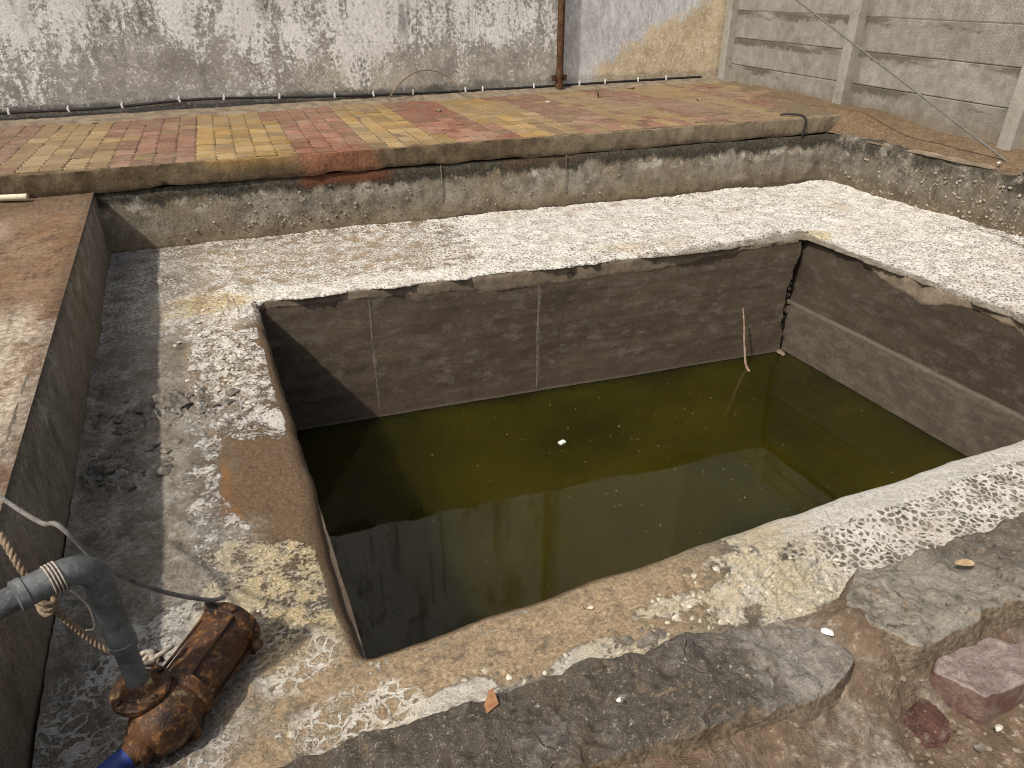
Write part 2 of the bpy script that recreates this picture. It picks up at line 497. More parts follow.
def mat_kerb():
    n = NT('earth_stained_kerb')
    n2 = n.noise(8, 6, .7); n3 = n.noise(55, 5, .7); n1 = n.noise(2.2, 5, .6)
    c = n.mix(n.ss(n2, .3, .7), (.085, .06, .036), (.185, .138, .085))
    c = n.mix(n.ss(n.x, 2.2, 3.6), c, n.mix(n.ss(n2, .3, .7), (.125, .098, .065), (.24, .195, .135)))
    xw = n.add(n.x, n.mul(n.sub(n1, .5), .3))
    red = n.mul(n.mul(n.ss(xw, .70, .84), n.ss(xw, 1.42, 1.3)), n.ss(n2, .25, .5))
    c = n.mix(n.mul(red, .62), c, n.mix(n.ss(n3, .3, .7), (.22, .075, .04), (.34, .13, .075)))
    yel = n.mul(n.mul(n.ss(xw, .05, .2), n.ss(xw, .8, .66)), n.ss(n.z, .5, .62))
    c = n.mix(n.mul(yel, .5), c, (.36, .22, .07))
    low = n.ss(n.add(n.z, n.mul(n.sub(n2, .5), .06)), .50, .465)
    c = n.mix(n.mul(low, .6), c, (.06, .042, .028))
    c = n.hue(c, n.ss(n3, .2, .8, .72, 1.28))
    return n.done(c, .92, n.bump(n.add(n2, n.mul(n3, .5)), .010, .9), .15)

def mat_paver(name, c0, c1, dust):
    n = NT(name)
    n2 = n.noise(9, 6, .7); n3 = n.noise(65, 5, .7); r = n.rnd(); n1 = n.noise(1.1, 4, .6)
    c = n.mix(n.sat(n.add(n.mul(n.ss(n2, .25, .75), .5), n.mul(r, .5))), c0, c1)
    c = n.mix(n.sat(n.mul(n.ss(n.add(n2, n.mul(n1, .8)), .71, 1.08), .9)), c, dust)
    c = n.mix(n.ss(n.noise(5, 6, .75), .52, .68, 0, .6), c, (.16, .115, .07))
    c = n.mix(n.ss(n.noise(3, 6, .75), .3, .7, .10, .48), c, (.15, .10, .058))
    c = n.hue(c, n.add(n.ss(n3, .2, .8, .50, .95), n.mul(r, .38)))
    return n.done(c, .88, n.bump(n.add(n2, n.mul(n3, .8)), .009, 1.0), .25)

def mat_rear_wall():
    n = NT('peeling_limewash')
    n1 = n.noise(.9, 6, .65); n2 = n.noise(5, 8, .75); n3 = n.noise(28, 6, .75); n4 = n.noise(110, 4, .7)
    drip = n.noise(2.6, 8, .74, n.vs((1.4, 1.4, .34)), .6)
    fine = n.noise(13, 7, .8, n.vs((1.3, 1.3, .55)), .5)
    grey = n.mix(n.ss(n2, .3, .7), (.28, .262, .237), (.46, .437, .40))
    grey = n.mix(n.ss(n1, .45, .65, 0, .6), grey, (.24, .215, .17))
    hgt = n.ss(n.z, .72, 1.5)
    m = n.add(n.add(n.mul(drip, .40), n.mul(fine, .30)), n.add(n.add(n.mul(n3, .48), n.mul(n2, .22)), n.mul(n.sub(hgt, .5), .12)))
    cov = n.ss(n.add(m, n.mul(n.sub(n1, .5), .55)), .668, .732)
    cov = n.mul(cov, n.ss(n.z, .68, .85, .55, 1))
    c = n.mix(cov, grey, n.mix(n.ss(n3, .3, .7), (.74, .73, .71), (.90, .895, .88)))
    spk = n.ss(n.add(n.noise(34, 5, .75), n.mul(n.sub(n2, .5), .5)), .56, .63)
    c = n.mix(n.mul(spk, .85), c, (.78, .775, .76))
    chip = n.ss(n.add(n.noise(24, 5, .75), n.mul(n.sub(n1, .5), .4)), .60, .66)
    c = n.mix(n.mul(chip, .7), c, (.20, .187, .168))
    dark = n.ss(n.add(n.mul(n.noise(1.6, 6, .7, n.vs((1.6, 1.6, .25))), 1.0), n.mul(n.ss(n.z, .9, 1.6), .06)), .58, .72)
    strk = n.ss(n.noise(3.1, 5, .65, n.vs((2.4, 2.4, .10))), .58, .68)
    c = n.mix(n.mul(n.mul(strk, n.ss(n.z, .95, 1.35)), .6), c, (.12, .115, .105))
    c = n.mix(n.mul(dark, .72), c, n.mix(n.ss(n3, .3, .7), (.085, .082, .076), (.17, .165, .155)))
    yel = n.mul(n.mul(n.ss(n.z, 1.25, .9), n.ss(n.x, .9, 1.6)), n.ss(n2, .42, .62))
    c = n.mix(n.mul(yel, .45), c, (.55, .48, .35))
    # bays right of the pipe: bluish paint, peeled to tan render low down on the right
    rt = n.ss(n.x, 4.33, 4.36)
    blue = n.mix(n.ss(fine, .35, .66), (.50, .50, .51), (.78, .79, .80))
    blue = n.mix(n.ss(drip, .56, .72, 0, .6), blue, (.24, .24, .24))
    bound = n.add(n.mul(n.sub(n.x, 4.85), .47), .86)
    peel = n.ss(n.add(n.sub(bound, n.z), n.add(n.mul(n.sub(n2, .5), .85), n.mul(n.sub(n3, .5), .6))), -.03, .04)
    peel = n.mul(peel, n.ss(n.add(n.x, n.mul(n2, .3)), 4.85, 5.15))
    tan = n.mix(n.ss(n2, .3, .65), (.50, .39, .24), (.72, .60, .42))
    tan = n.mix(n.mul(n.ss(n3, .50, .62), .85), tan, (.76, .72, .64))
    tan = n.mix(n.mul(n.ss(n.noise(38, 4, .7), .58, .66), .7), tan, (.30, .22, .14))
    blow = n.mul(n.ss(n.z, 1.0, .78), n.ss(n3, .45, .6))
    blue = n.mix(n.mul(blow, .8), blue, (.60, .57, .50))
    rc = n.mix(peel, blue, tan)
    c = n.mix(rt, c, rc)
    # splash zone at the foot
    foot = n.ss(n.add(n.z, n.mul(n.sub(n2, .5), .16)), .80, .74)
    c = n.mix(n.mul(foot, n.ss(n.x, 4.2, 2.0, .35, .8)), c, n.mix(n.ss(n3, .55, .68), (.125, .118, .105), (.55, .54, .51)))
    edge = n.mul(n.ss(n2, .44, .5), n.ss(n2, .56, .5))
    h = n.add(n.mul(cov, .35), n.add(n.mul(n3, .5), n.mul(n2, .4)))
    c = n.hue(c, n.ss(n4, .3, .7, .68, 1.26))
    return n.done(c, .92, n.bump(h, .010, .8), .15)

def mat_precast(post=False):
    n = NT('cast_concrete')
    n1 = n.noise(1.8, 5, .6); n2 = n.noise(9, 6, .7); n3 = n.noise(75, 4, .7); r = n.rnd()
    c = n.mix(n.ss(n2, .3, .7), (.29, .275, .25), (.45, .432, .395))
    c = n.mix(n.ss(n3, .42, .62, 0, .6), c, (.15, .138, .118))
    c = n.mix(n.ss(n.noise(55, 4, .7), .56, .66, 0, .6), c, (.50, .485, .45))
    c = n.mix(n.ss(n1, .5, .72, 0, .45), c, (.22, .195, .155))
    vst = n.noise(5, 5, .7, n.vs((2.5, 2.5, .3)))
    c = n.mix(n.ss(vst, .55, .75, 0, .35), c, (.52, .50, .46))
    if not post:
        # damp weathering under each joint: panels are 0.318 m high from z = 0.524
        f = n.m('FRACT', n.m('DIVIDE', n.sub(n.z, .5235), .318))
        w = n.mul(n.ss(n.add(f, n.mul(n.sub(n2, .5), .8)), .72, .84), n.ss(n.noise(1.1, 4, .6, n.vs((1, .9, 3.3))), .41, .54))
        c = n.mix(n.mul(w, .85), c, (.11, .096, .075))
        foot = n.ss(n.add(n.z, n.mul(n.sub(n2, .5), .2)), .74, .60)
        c = n.mix(n.mul(foot, .55), c, (.24, .185, .115))
        nearpost = n.ss(n.m('ABSOLUTE', n.sub(n.y, 6.02)), .13, .03)
        c = n.mix(n.mul(nearpost, .45), c, (.13, .115, .09))
    else:
        c = n.mix(.25, c, (.55, .52, .45))
    c = n.mix(n.ss(n.noise(3.2, 6, .75), .46, .66, 0, .5), c, (.19, .165, .13))
    c = n.hue(c, n.add(n.ss(n3, .25, .75, .62, 1.02), n.mul(r, .14)))
    return n.done(c, .92, n.bump(n.add(n.mul(n2, .5), n.mul(n3, .9)), .010, 1.0), .15)

def mat_stone(kind):
    n = NT('weathered_stone_' + kind)
    n1 = n.noise(4, 6, .65); n2 = n.noise(16, 6, .72); n3 = n.noise(85, 5, .7); n4 = n.noise(300, 2, .6)
    if kind == 'dark':
        c = n.mix(n.ss(n2, .3, .7), (.058, .048, .037), (.104, .087, .068))
        rt = n.ss(n.add(n.x, n.mul(n1, .15)), .92, 1.08)
        c = n.mix(rt, c, n.mix(n.ss(n2, .3, .7), (.13, .114, .096), (.27, .245, .215)))
        c = n.mix(n.mul(n.ss(n1, .55, .7), .5), c, (.19, .175, .16))
        c = n.mix(n.ss(n2, .66, .74, 0, .7), c, (.27, .25, .225))
        c = n.mix(n.ss(n.noise(34, 4, .7), .67, .71, 0, .75), c, (.42, .40, .37))
    elif kind == 'pale':
        c = n.mix(n.ss(n2, .3, .7), (.17, .152, .124), (.31, .28, .232))
        dk = n.ss(n.add(n.sub(n.add(n.mul(n.x, .55), n.y), 1.58), n.mul(n.sub(n1, .5), .5)), -.02, .10)
        c = n.mix(n.mul(dk, .85), c, n.mix(n.ss(n2, .35, .7), (.080, .066, .051), (.145, .122, .098)))
        c = n.mix(n.ss(n.noise(9, 4, .6), .60, .66, 0, .75), c, (.085, .072, .06))
    elif kind == 'purple':
        c = n.mix(n.ss(n2, .3, .7), (.19, .13, .115), (.33, .27, .25))
        c = n.mix(n.ss(n1, .5, .62, 0, .8), c, (.42, .34, .26))
    elif kind == 'red':
        c = n.mix(n.ss(n2, .3, .7), (.05, .024, .019), (.11, .05, .037))
    else:
        c = n.mix(n.ss(n2, .3, .7), (.22, .12, .06), (.36, .23, .13))
    ce = n.vor(4.2, 'DISTANCE_TO_EDGE', n.warp(.10, 6))
    crk = n.mul(n.ss(ce, .0065, .001), n.ss(n1, .56, .64))
    c = n.mix(n.mul(crk, .85), c, (.02, .016, .012))
    blot = n.ss(n.noise(11, 5, .75), .60, .68)
    if kind == 'dark':
        c = n.mix(n.mul(blot, .55), c, (.20, .185, .16)); c = n.mix(n.ss(n.noise(60, 4, .75), .61, .66, 0, .8), c, (.36, .33, .29))
        c = n.mix(n.ss(n.noise(7, 5, .7), .55, .68, 0, .5), c, (.12, .085, .055))
    elif kind == 'pale':
        c = n.mix(n.ss(n.noise(75, 4, .75), .60, .66, 0, .7), c, (.36, .34, .30))
    c = n.mix(n.ss(n.noise(190, 3, .6), .60, .66, 0, .55), c, (.30, .275, .24)); c = n.mix(n.ss(n.noise(150, 3, .6), .38, .32, 0, .6), c, (.03, .026, .022))
    # dust and earth caught on the sides
    g = n.t.nodes.new('ShaderNodeNewGeometry'); sp = n.t.nodes.new('ShaderNodeSeparateXYZ')
    n.t.links.new(g.outputs['True Normal'], sp.inputs[0])
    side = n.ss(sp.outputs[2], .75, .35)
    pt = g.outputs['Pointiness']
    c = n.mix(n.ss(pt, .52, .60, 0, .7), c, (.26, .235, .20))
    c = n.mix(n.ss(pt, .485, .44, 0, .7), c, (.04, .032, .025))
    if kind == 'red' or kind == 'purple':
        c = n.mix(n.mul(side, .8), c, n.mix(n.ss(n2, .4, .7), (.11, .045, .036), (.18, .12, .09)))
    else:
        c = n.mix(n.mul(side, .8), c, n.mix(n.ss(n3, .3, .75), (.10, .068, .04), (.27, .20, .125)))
    c = n.hue(c, n.ss(n3, .2, .8, .7, 1.3))
    h = n.sub(n.add(n.mul(n2, .8), n.add(n.mul(n3, .7), n.mul(n4, .25))), n.mul(crk, .8))
    return n.done(c, n.ss(n2, .3, .7, .7, .9), n.bump(h, .012, 1.0), .3)

def mat_rust(light=1.0):
    n = NT('flaking_rust')
    n1 = n.noise(14, 6, .7); n2 = n.noise(45, 6, .75); n3 = n.noise(160, 4, .7)
    c = n.mix(n.ss(n1, .35, .65), (.028, .013, .008), (.098, .043, .017))
    c = n.mix(n.ss(n2, .50, .66, 0, .9), c, (.27, .12, .035))
    c = n.mix(n.ss(n.noise(22, 5, .7), .56, .68, 0, .8), c, (.30 * light, .24 * light, .13 * light))
    c = n.mix(n.ss(n2, .36, .26, 0, .85), c, (.022, .012, .009))
    c = n.hue(c, n.ss(n3, .2, .8, .7, 1.3))
    return n.done(c, n.ss(n1, .3, .7, .36, .8), n.bump(n.add(n1, n.mul(n2, .7)), .006, .9), .5, .2)

def mat_pvc():
    n = NT('dusty_grey_pvc')
    n1 = n.noise(9, 5, .65); n2 = n.noise(60, 5, .75); n3 = n.noise(300, 2, .6)
    c = n.mix(n.ss(n1, .35, .7), (.055, .059, .063), (.155, .162, .166))
    c = n.mix(n.ss(n2, .54, .68, 0, .6), c, (.26, .25, .235)); c = n.mix(n.ss(n.noise(17, 6, .75), .56, .66, 0, .6), c, (.22, .215, .205))  # pale dust, strengthened to stand in for highlights on the pipe
    c = n.mix(n.ss(n2, .36, .25, 0, .6), c, (.03, .032, .035))
    return n.done(c, n.ss(n1, .3, .7, .45, .75), n.bump(n.add(n2, n.mul(n3, .3)), .0025, .6), .45)

def mat_simple(name, c0, c1, rough=.8, scale=40, bump=.003, spec=.3):
    n = NT(name)
    a = n.noise(scale, 5, .7); b = n.noise(scale * 4, 3, .6)
    c = n.mix(n.ss(a, .3, .7), c0, c1)
    return n.done(c, rough, n.bump(n.add(a, n.mul(b, .4)), bump, .8), spec)

def mat_water():
    n = NT('murky_green_water')
    n1 = n.noise(.9, 3, .5); n2 = n.noise(2.2, 4, .6)
    c = n.mix(n.ss(n1, .35, .65), (.0165, .0148, .0016), (.030, .0255, .0019))
    nm = n.bump(n.add(n.noise(2.2, 2, .5), n.mul(n.noise(9, 2, .5), .06)), .0016, .10)
    n.b.inputs['IOR'].default_value = 1.333
    n.b.inputs['Subsurface Weight'].default_value = 1.0
    n.b.inputs['Subsurface Radius'].default_value = (1.0, .8, .3)
    n.b.inputs['Subsurface Scale'].default_value = 2.0
    return n.done(c, .03, nm, .72)

M_FLOOR = mat_floor()
M_TANK = mat_tank_wall(1.06)
M_TANK_R = mat_tank_wall(.92, True)
M_RIM = mat_rim()
M_SEAM = mat_simple('algae_mortar', (.09, .072, .054), (.20, .168, .132), .9, 30, .006)
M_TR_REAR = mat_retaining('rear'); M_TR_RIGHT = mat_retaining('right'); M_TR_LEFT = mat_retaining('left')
M_SLAB = mat_dirt('slab'); M_BANK = mat_dirt('bank'); M_EARTH = mat_dirt('yard')
M_KERB = mat_kerb()
M_REAR = mat_rear_wall()
M_PANEL = mat_precast(); M_POST = mat_precast(True)
M_WATER = mat_water()
M_RUST = mat_rust(); M_RUST_DARK = mat_rust(.45)
M_PVC = mat_pvc()
M_BLACK = mat_simple('black_rubber', (.012, .011, .010), (.035, .032, .028), .6)
M_ROPE = mat_simple('weathered_rope', (.17, .115, .075), (.36, .27, .19), .95, 120, .004)
M_ROPE_PALE = mat_simple('pale_rope', (.30, .25, .2), (.55, .48, .4), .95, 120, .004)
M_GREYCABLE = mat_simple('grey_cable', (.09, .085, .078), (.2, .19, .17), .7)
M_BLUE = mat_simple('blue_hose', (.012, .028, .16), (.03, .06, .30), .45, 60, .002, .5)
M_WHITE = mat_simple('white_plastic', (.6, .6, .57), (.8, .8, .77), .5)
M_CREAM = mat_simple('aged_white_pvc', (.52, .46, .34), (.70, .64, .5), .6)
M_SAND = mat_simple('sand_bed', (.085, .06, .038), (.19, .14, .09), .95, 60)
M_CLOD = mat_simple('dried_mud', (.19, .155, .115), (.42, .37, .30), .95, 60, .005)
M_GRAVEL = mat_simple('earthy_gravel', (.11, .085, .06), (.30, .25, .19), .95, 9, .004)
M_CRUST = mat_simple('salt_crust_lumps', (.38, .32, .23), (.72, .67, .58), .95, 34, .008)
M_DARKRUB = mat_simple('wet_mortar_rubble', (.08, .068, .055), (.24, .215, .18), .9, 30, .008)
M_LEAF = mat_simple('dry_leaf', (.33, .22, .12), (.5, .38, .24), .8, 60)
M_SHARD = mat_simple('orange_clay', (.22, .10, .045), (.34, .18, .09), .9, 60)
M_TWIG = mat_simple('dry_twig', (.13, .09, .06), (.28, .2, .13), .9, 60)
M_REED = mat_simple('reddish_reed', (.22, .12, .08), (.42, .33, .25), .8, 30)
M_WEED = mat_simple('drying_weed', (.09, .085, .03), (.2, .16, .06), .8, 60)
P_RED = mat_paver('brick_red_paver', (.215, .075, .05), (.33, .13, .088), (.33, .20, .14))
P_YEL = mat_paver('ochre_paver', (.34, .20, .05), (.47, .30, .095), (.36, .27, .155))
P_TAN = mat_paver('faded_yellow_paver', (.27, .18, .08), (.42, .30, .14), (.32, .24, .15))
P_PINK = mat_paver('faded_red_paver', (.185, .082, .06), (.29, .145, .105), (.31, .21, .15))

# ================================================================== THE SETTING
# measured plan (metres): tank rim, trough walls, paving edge, rear wall
TANK = [(0.19, 4.50), (4.40, 4.08), (4.40, 1.51), (0.185, 1.51)]          # BL BR FR FL
TROUGH = [(-0.70, 5.92), (5.90, 5.40), (5.90, 0.85), (-0.68, 0.85)]
WATER_Z = -1.015
SLAB_Z = 0.46
PAVE_Z = 0.63
def edge_y(x): return 5.885 - 0.0500 * (np.asarray(x, float) + 0.70)        # trough rear wall face / paving front edge
def rear_y(x): return 8.20 + 0.0359 * (np.asarray(x, float) + 1.5)

# ---- surrounding ground: one sheet to the horizon, open over the yard
def ground():
    R = 400.0
    o = [(-R, -R), (R, -R), (R, R), (-R, R)]
    i = [(-3.95, -2.95), (6.35, -2.95), (6.75, 8.5), (-3.95, 8.1)]
    V = [(x, y, .30) for x, y in o + i]
    F = [(0, 1, 5, 4), (1, 2, 6, 5), (2, 3, 7, 6), (3, 0, 4, 7)]
    g = link('ground', mesh('ground', V, F, False), M_EARTH); tag(g, kind='structure')
ground()

# ---- trough floor with the salt crust, running round the tank
def ring_path(side_pts, counts):
    out = []
    for (a, b), c in zip(zip(side_pts, side_pts[1:] + side_pts[:1]), counts):
        for k in range(c):
            t = k / c
            out.append((a[0] + (b[0] - a[0]) * t, a[1] + (b[1] - a[1]) * t))
    return np.array(out)

def csmooth(A, w):
    k = np.exp(-0.5 * (np.arange(-3 * w, 3 * w + 1) / w) ** 2); k /= k.sum()
    out = np.empty_like(A)
    for c in range(A.shape[1]):
        out[:, c] = np.convolve(np.concatenate([A[-3 * w:, c], A[:, c], A[:3 * w, c]]), k, 'valid')
    return out

CNT = [560, 380, 640, 600]
def basin_floor():
    inner = csmooth(ring_path(TANK, CNT), 4)
    outer = ring_path(TROUGH, CNT)
    N = len(inner)
    side = np.repeat(np.arange(4), CNT)
    wR = csmooth(((side == 2) | (side == 3)).astype(float)[:, None], 6)[:, 0]    # rounded rim on front and left
    dirv = outer - inner; Ld = np.linalg.norm(dirv, axis=1); dirv = dirv / Ld[:, None]
    tang = np.roll(inner, -1, 0) - np.roll(inner, 1, 0); tang /= np.linalg.norm(tang, axis=1)[:, None]
    nout = np.stack([-tang[:, 1], tang[:, 0]], 1)
    sgn = np.sign((nout * dirv).sum(1)); nout *= sgn[:, None]
    x, y = inner[:, 0], inner[:, 1]
    jag = .028 * np.sign(fbm(x * 3.3, y * 3.3, 0, 3, 5)) * np.abs(fbm(x * 3.3, y * 3.3, 0, 3, 5)) ** .6 + .014 * fbm(x * 15, y * 15, 0, 4, 6, .7) + .016
    wav = .016 * fbm(x * 1.6, y * 1.6, 0, 2, 8) + .006 * fbm(x * 8, y * 8, 0, 3, 9)
    inw = (1 - wR) * jag + wR * wav                                              # how far the edge pushes into the tank
    E = inner - nout * inw[:, None]
    r = .016 + wR * (.045 + .012 * fbm(x * 3, y * 3, 0, 2, 12))
    rows, dd = [], []
    back = (1 - wR) * .05 + wR * .012
    rows.append((E + nout * back[:, None], -r - .02 - wR * .10)); dd.append(0 * r)
    for k in range(7):
        th = k / 6 * math.pi / 2
        rows.append((E + nout * (r * (1 - math.cos(th)))[:, None], -r * (1 - math.sin(th)))); dd.append(0 * r)
    nt = 165
    tt = np.linspace(0, 1, nt + 1)[1:]
    S0 = E + nout * r[:, None]
    for t in tt:
        Pt = S0 + (outer - S0) * t
        rows.append((Pt, 0 * r)); dd.append(Ld * t)
    P = np.stack([np.concatenate([a, b[:, None]], 1) for a, b in rows], 1)       # (N, rows, 3)
    D = np.stack(dd, 1)
    X, Y = P[..., 0], P[..., 1]
    T = np.broadcast_to(np.concatenate([np.zeros(8), tt])[None, :], X.shape)
    # ---- zones in plan (what has dried where)
    w1 = fbm(X * 2.3, Y * 2.3, 0, 4, 31); w2 = fbm(X * 6, Y * 6, 0, 4, 37)
    def blob(cx, cy, rx, ry, rot=0, wob=.45):
        c, s = math.cos(rot), math.sin(rot)
        u = ((X - cx) * c + (Y - cy) * s) / rx; v = (-(X - cx) * s + (Y - cy) * c) / ry
        return 1 - sst(np.sqrt(u * u + v * v) + wob * w1 + wob * .5 * w2, .65, 1.15)
    front = (Y < 1.52) & (X > -.05)
    ZR = sst(Y, 4.05, 4.35)                                                      # rear strip
    drim = D
    crust = ZR * (.12 + .80 * sst(X + .5 * w1, .9, 2.1))
    crust = np.maximum(crust, ZR * sst(X + .2 * w1, -.12, .15) * (1 - sst(drim + .12 * w2, .16, .42)) * .85)
    crust = np.maximum(crust, sst(X, 4.35, 4.5) * (.95 - .45 * sst(X + .3 * w1, 5.3, 5.9) * (1 - sst(Y, 3.3, 4.2))))
    crust = np.maximum(crust, blob(-.02, 4.1, .26, .75, .1, 1.1) * .62)
    crust = np.maximum(crust, blob(-.05, 3.35, .22, .60, 0, 1.1) * .56)
    crust = np.maximum(crust, blob(-.19, 2.7, .09, .75, 0, .8) * .55)
    crust = np.maximum(crust, blob(.02, 1.83, .25, .26, 0, .7) * .66)
    crust = np.maximum(crust, blob(-.30, 1.80, .20, .16, 0, .7) * .7)
    crust = np.maximum(crust, blob(.38, 1.235, .17, .075, -.1) * 1.15)
    crust = np.maximum(crust, blob(.42, 1.12, .30, .07, -.1) * .8)
    crust = np.maximum(crust, blob(.78, 1.22, .16, .06, .1) * .7)
    crust = np.maximum(crust, blob(1.42, 1.20, .50, .26, .1, .6) * .92)
    crust = np.maximum(crust, blob(.80, 1.16, .45, .07, .1, .7) * .6)
    crust = np.maximum(crust, front * (1 - sst(drim + .05 * w2, .03, .09)) * .42)
    crust = np.maximum(crust, blob(-.12, 1.40, .12, .12, 0, .8) * .40)
    crust = np.maximum(crust, front * sst(X + .3 * w1, 1.15, 1.9) * (1 - sst(drim + .05 * w2, .09, .17)) * .95)
    crust = np.maximum(crust, front * sst(X, 1.4, 1.8) * .74)
    crust = np.maximum(crust, blob(.13, 2.98, .04, .09, .2, .9) * .8)
    net = ZR * (.9 - .1 * sst(X, 1.5, 3.0)) * sst(X, -.3, .1)
    net = np.maximum(net, ZR * .45 * (1 - sst(X, -.3, .1)))
    net = np.maximum(net, sst(X, 4.35, 4.5) * .62)
    net = np.maximum(net, blob(.13, 1.30, .20, .10, -.1) * 1.0)
    net = np.maximum(net, blob(-.47, 1.45, .26, .42) * .55)
    net = np.maximum(net, blob(.0, 1.58, .14, .13) * .6)
    net = np.maximum(net, front * sst(X + .15 * w1, 1.55, 1.95) * sst(drim, .08, .16) * 1.0)
    net = np.maximum(net, blob(.78, 1.14, .2, .07) * .8)
    brown = blob(.03, 2.42, .27, .70, .05, .3)
    brown = np.maximum(brown, (X < .3) * (1 - sst(drim + .05 * w2, .05, .13)) * sst(Y, 1.75, 2.0) * (1 - sst(Y, 4.2, 4.4)) * .95)
    brown = np.maximum(brown, blob(.85, 1.13, .35, .05, .12) * .8)
    brown = np.maximum(brown, sst(Y, 5.45, 5.75) * ZR * .55)
    rimface = (np.arange(X.shape[1])[None, :] < 6) * (wR[:, None] > .5)
    brown = np.maximum(brown, rimface * (1 - sst(X, 1.0, 1.4)) * .9)
    crust = np.where(rimface & (X < 1.2), crust * .15, crust)
    tan = np.clip(blob(.02, 1.38, .42, .30) + front * (1 - sst(X, 1.2, 1.6)) * (1 - sst(drim, .25, .4)) + ZR * sst(X, -.3, 0) * (1 - sst(X, 1.2, 2.2)) * .8 + blob(-.18, 4.5, .3, .3) * .8 + blob(-.04, 3.7, .22, .9), 0, 1)
    damp_shade = np.clip((X < .1) * (1 - sst(X + .25 * w1, -.42, -.10)) * .85 * sst(Y, 1.7, 2.0) + .8 * blob(-.45, 1.55, .3, .35) + blob(.52, 1.19, .10, .05, .1) * .9 + blob(.42, 1.29, .05, .03) * .9, 0, 1)  # damp strip, carried past the left wall's shadow to dim the lit floor
    lump = np.clip(blob(1.42, 1.26, .40, .20, .1) + blob(-.06, 3.55, .2, .75) * .45 + blob(-.35, 3.3, .16, .12, .6) * 1.3 + blob(-.55, 2.85, .12, .14) * 1.3 + blob(.35, 1.18, .25, .08) * .7 + .22 * damp_shade + .25 * (X > 4.4), 0, 1.3)
    cream = np.clip(blob(.03, 1.84, .3, .3) + front * (1 - sst(X, 1.6, 2.0)) * (.25 + .45 * sst(X, .7, .9)) + blob(-.1, 4.55, .3, .2) + blob(2.9, 4.45, .35, .1) * .5 + blob(4.45, 4.1, .2, .12), 0, 1)
    ora = np.clip(blob(-.13, 2.45, .035, .42, 0, .5) + blob(-.18, 4.45, .16, .22) * .5 + blob(3.2, 5.5, .4, .1) * .5, 0, 1)
    # ---- relief
    fade = sst(D, .0, .12)
    k8 = np.arange(X.shape[1])[None, :] >= 7
    h = .010 * w1 * fade + .006 * w2 + .004 * fbm(X * 20, Y * 20, 0, 3, 66, .6) * (damp_shade * 1.2 + .3) * fade
    rid = 1 - np.abs(fbm(X * 13, Y * 13, 0, 5, 51, .65)) * 1.8
    bil = np.abs(fbm(X * 15, Y * 15, 0, 3, 57, .55))
    h = h + lump * fade * (.020 * rid * sst(rid, .2, .9) + .022 * bil - .008)
    h = h + fade * crust * .006 * (.5 + .5 * fbm(X * 24, Y * 24, 0, 2, 61)) + .002 * fbm(X * 45, Y * 45, 0, 2, 63) * k8
    SS = np.arange(X.shape[0])[:, None] / 60.0 + 0 * X
    h = h + .010 * fade * ZR * (1 - sst(D, .2, .4)) * np.abs(fbm(D * 34 + w1, SS * 1.5, 0, 3, 67))
    h = h + .012 * (T > .95) * ((T - .95) / .05) ** 2 * (1 + .4 * w2)
    # low-lying corner on the right stays level; the front rim rolls gently upwards
    h = h + .012 * front * np.exp(-((D - .12) / .07) ** 2) * sst(X, 1.4, 2.0)
    P[..., 2] += h * k8
    me = grid_mesh('basin_floor', P, closed_u=True, flip=False)
    for nm, chans in (('zone', (crust, net, brown, tan)), ('zone_more', (damp_shade, np.clip(lump, 0, 1), cream, ora))):
        a = me.attributes.new(nm, 'FLOAT_COLOR', 'POINT')
        a.data.foreach_set('color', np.stack([np.broadcast_to(c, X.shape) for c in chans], -1).astype(np.float32).ravel())
    o = link('basin_floor', me, M_FLOOR); tag(o, kind='structure')
    if me.polygons[len(me.polygons) // 2].normal.z < 0:
        me.flip_normals()
    return o
basin_floor()

# ---- the tank: four walls, pale render band under the rim, mortar seams, corner crack
tank = empty('tank', 'sunken rectangular concrete tank with dark stained walls holding green water', 'tank', (2.3, 2.9, -1.8))
def child(o, root):
    o.parent = root
    o.matrix_parent_inverse = Matrix.Translation(root.location).inverted()
    return o
A, B = np.array(TANK[0]), np.array(TANK[1])
ub = (B - A) / np.linalg.norm(B - A); nb = np.array([ub[1], -ub[0]])                # normal towards the viewer
def back_pt(s, off=0.0): return A + ub * s - nb * off
LB = np.linalg.norm(B - A)
CR = LB - .07                                                                      # back wall stops short: open corner joint
Pw = wall_grid(A - ub * .25, A + ub * CR, -1.75, -.035, .03, nb, .006, 71)
zz = Pw[-6:, :, 2]
for k in range(6):                                                                  # ragged end at the joint
    wgt = (k + 1) / 6
    j = .030 * fbm(Pw[-6 + k, :, 2] * 7, 0 * Pw[-6 + k, :, 2], 0, 3, 75) - .035 * np.exp(-((Pw[-6 + k, :, 2] + .5) / .28) ** 2)
    Pw[-6 + k, :, 0] += ub[0] * j * wgt; Pw[-6 + k, :, 1] += ub[1] * j * wgt
o = child(link('tank_wall', slab_mesh('tank_wall', Pw, (-nb[0] * .14, -nb[1] * .14, 0)), M_TANK), tank)
o['label'] = 'back tank wall, dark brown with two pale vertical seams'
Pw = wall_grid((4.40, 4.40), (4.40, 1.45), -1.75, -.035, .03, (-1, 0), .006, 81)
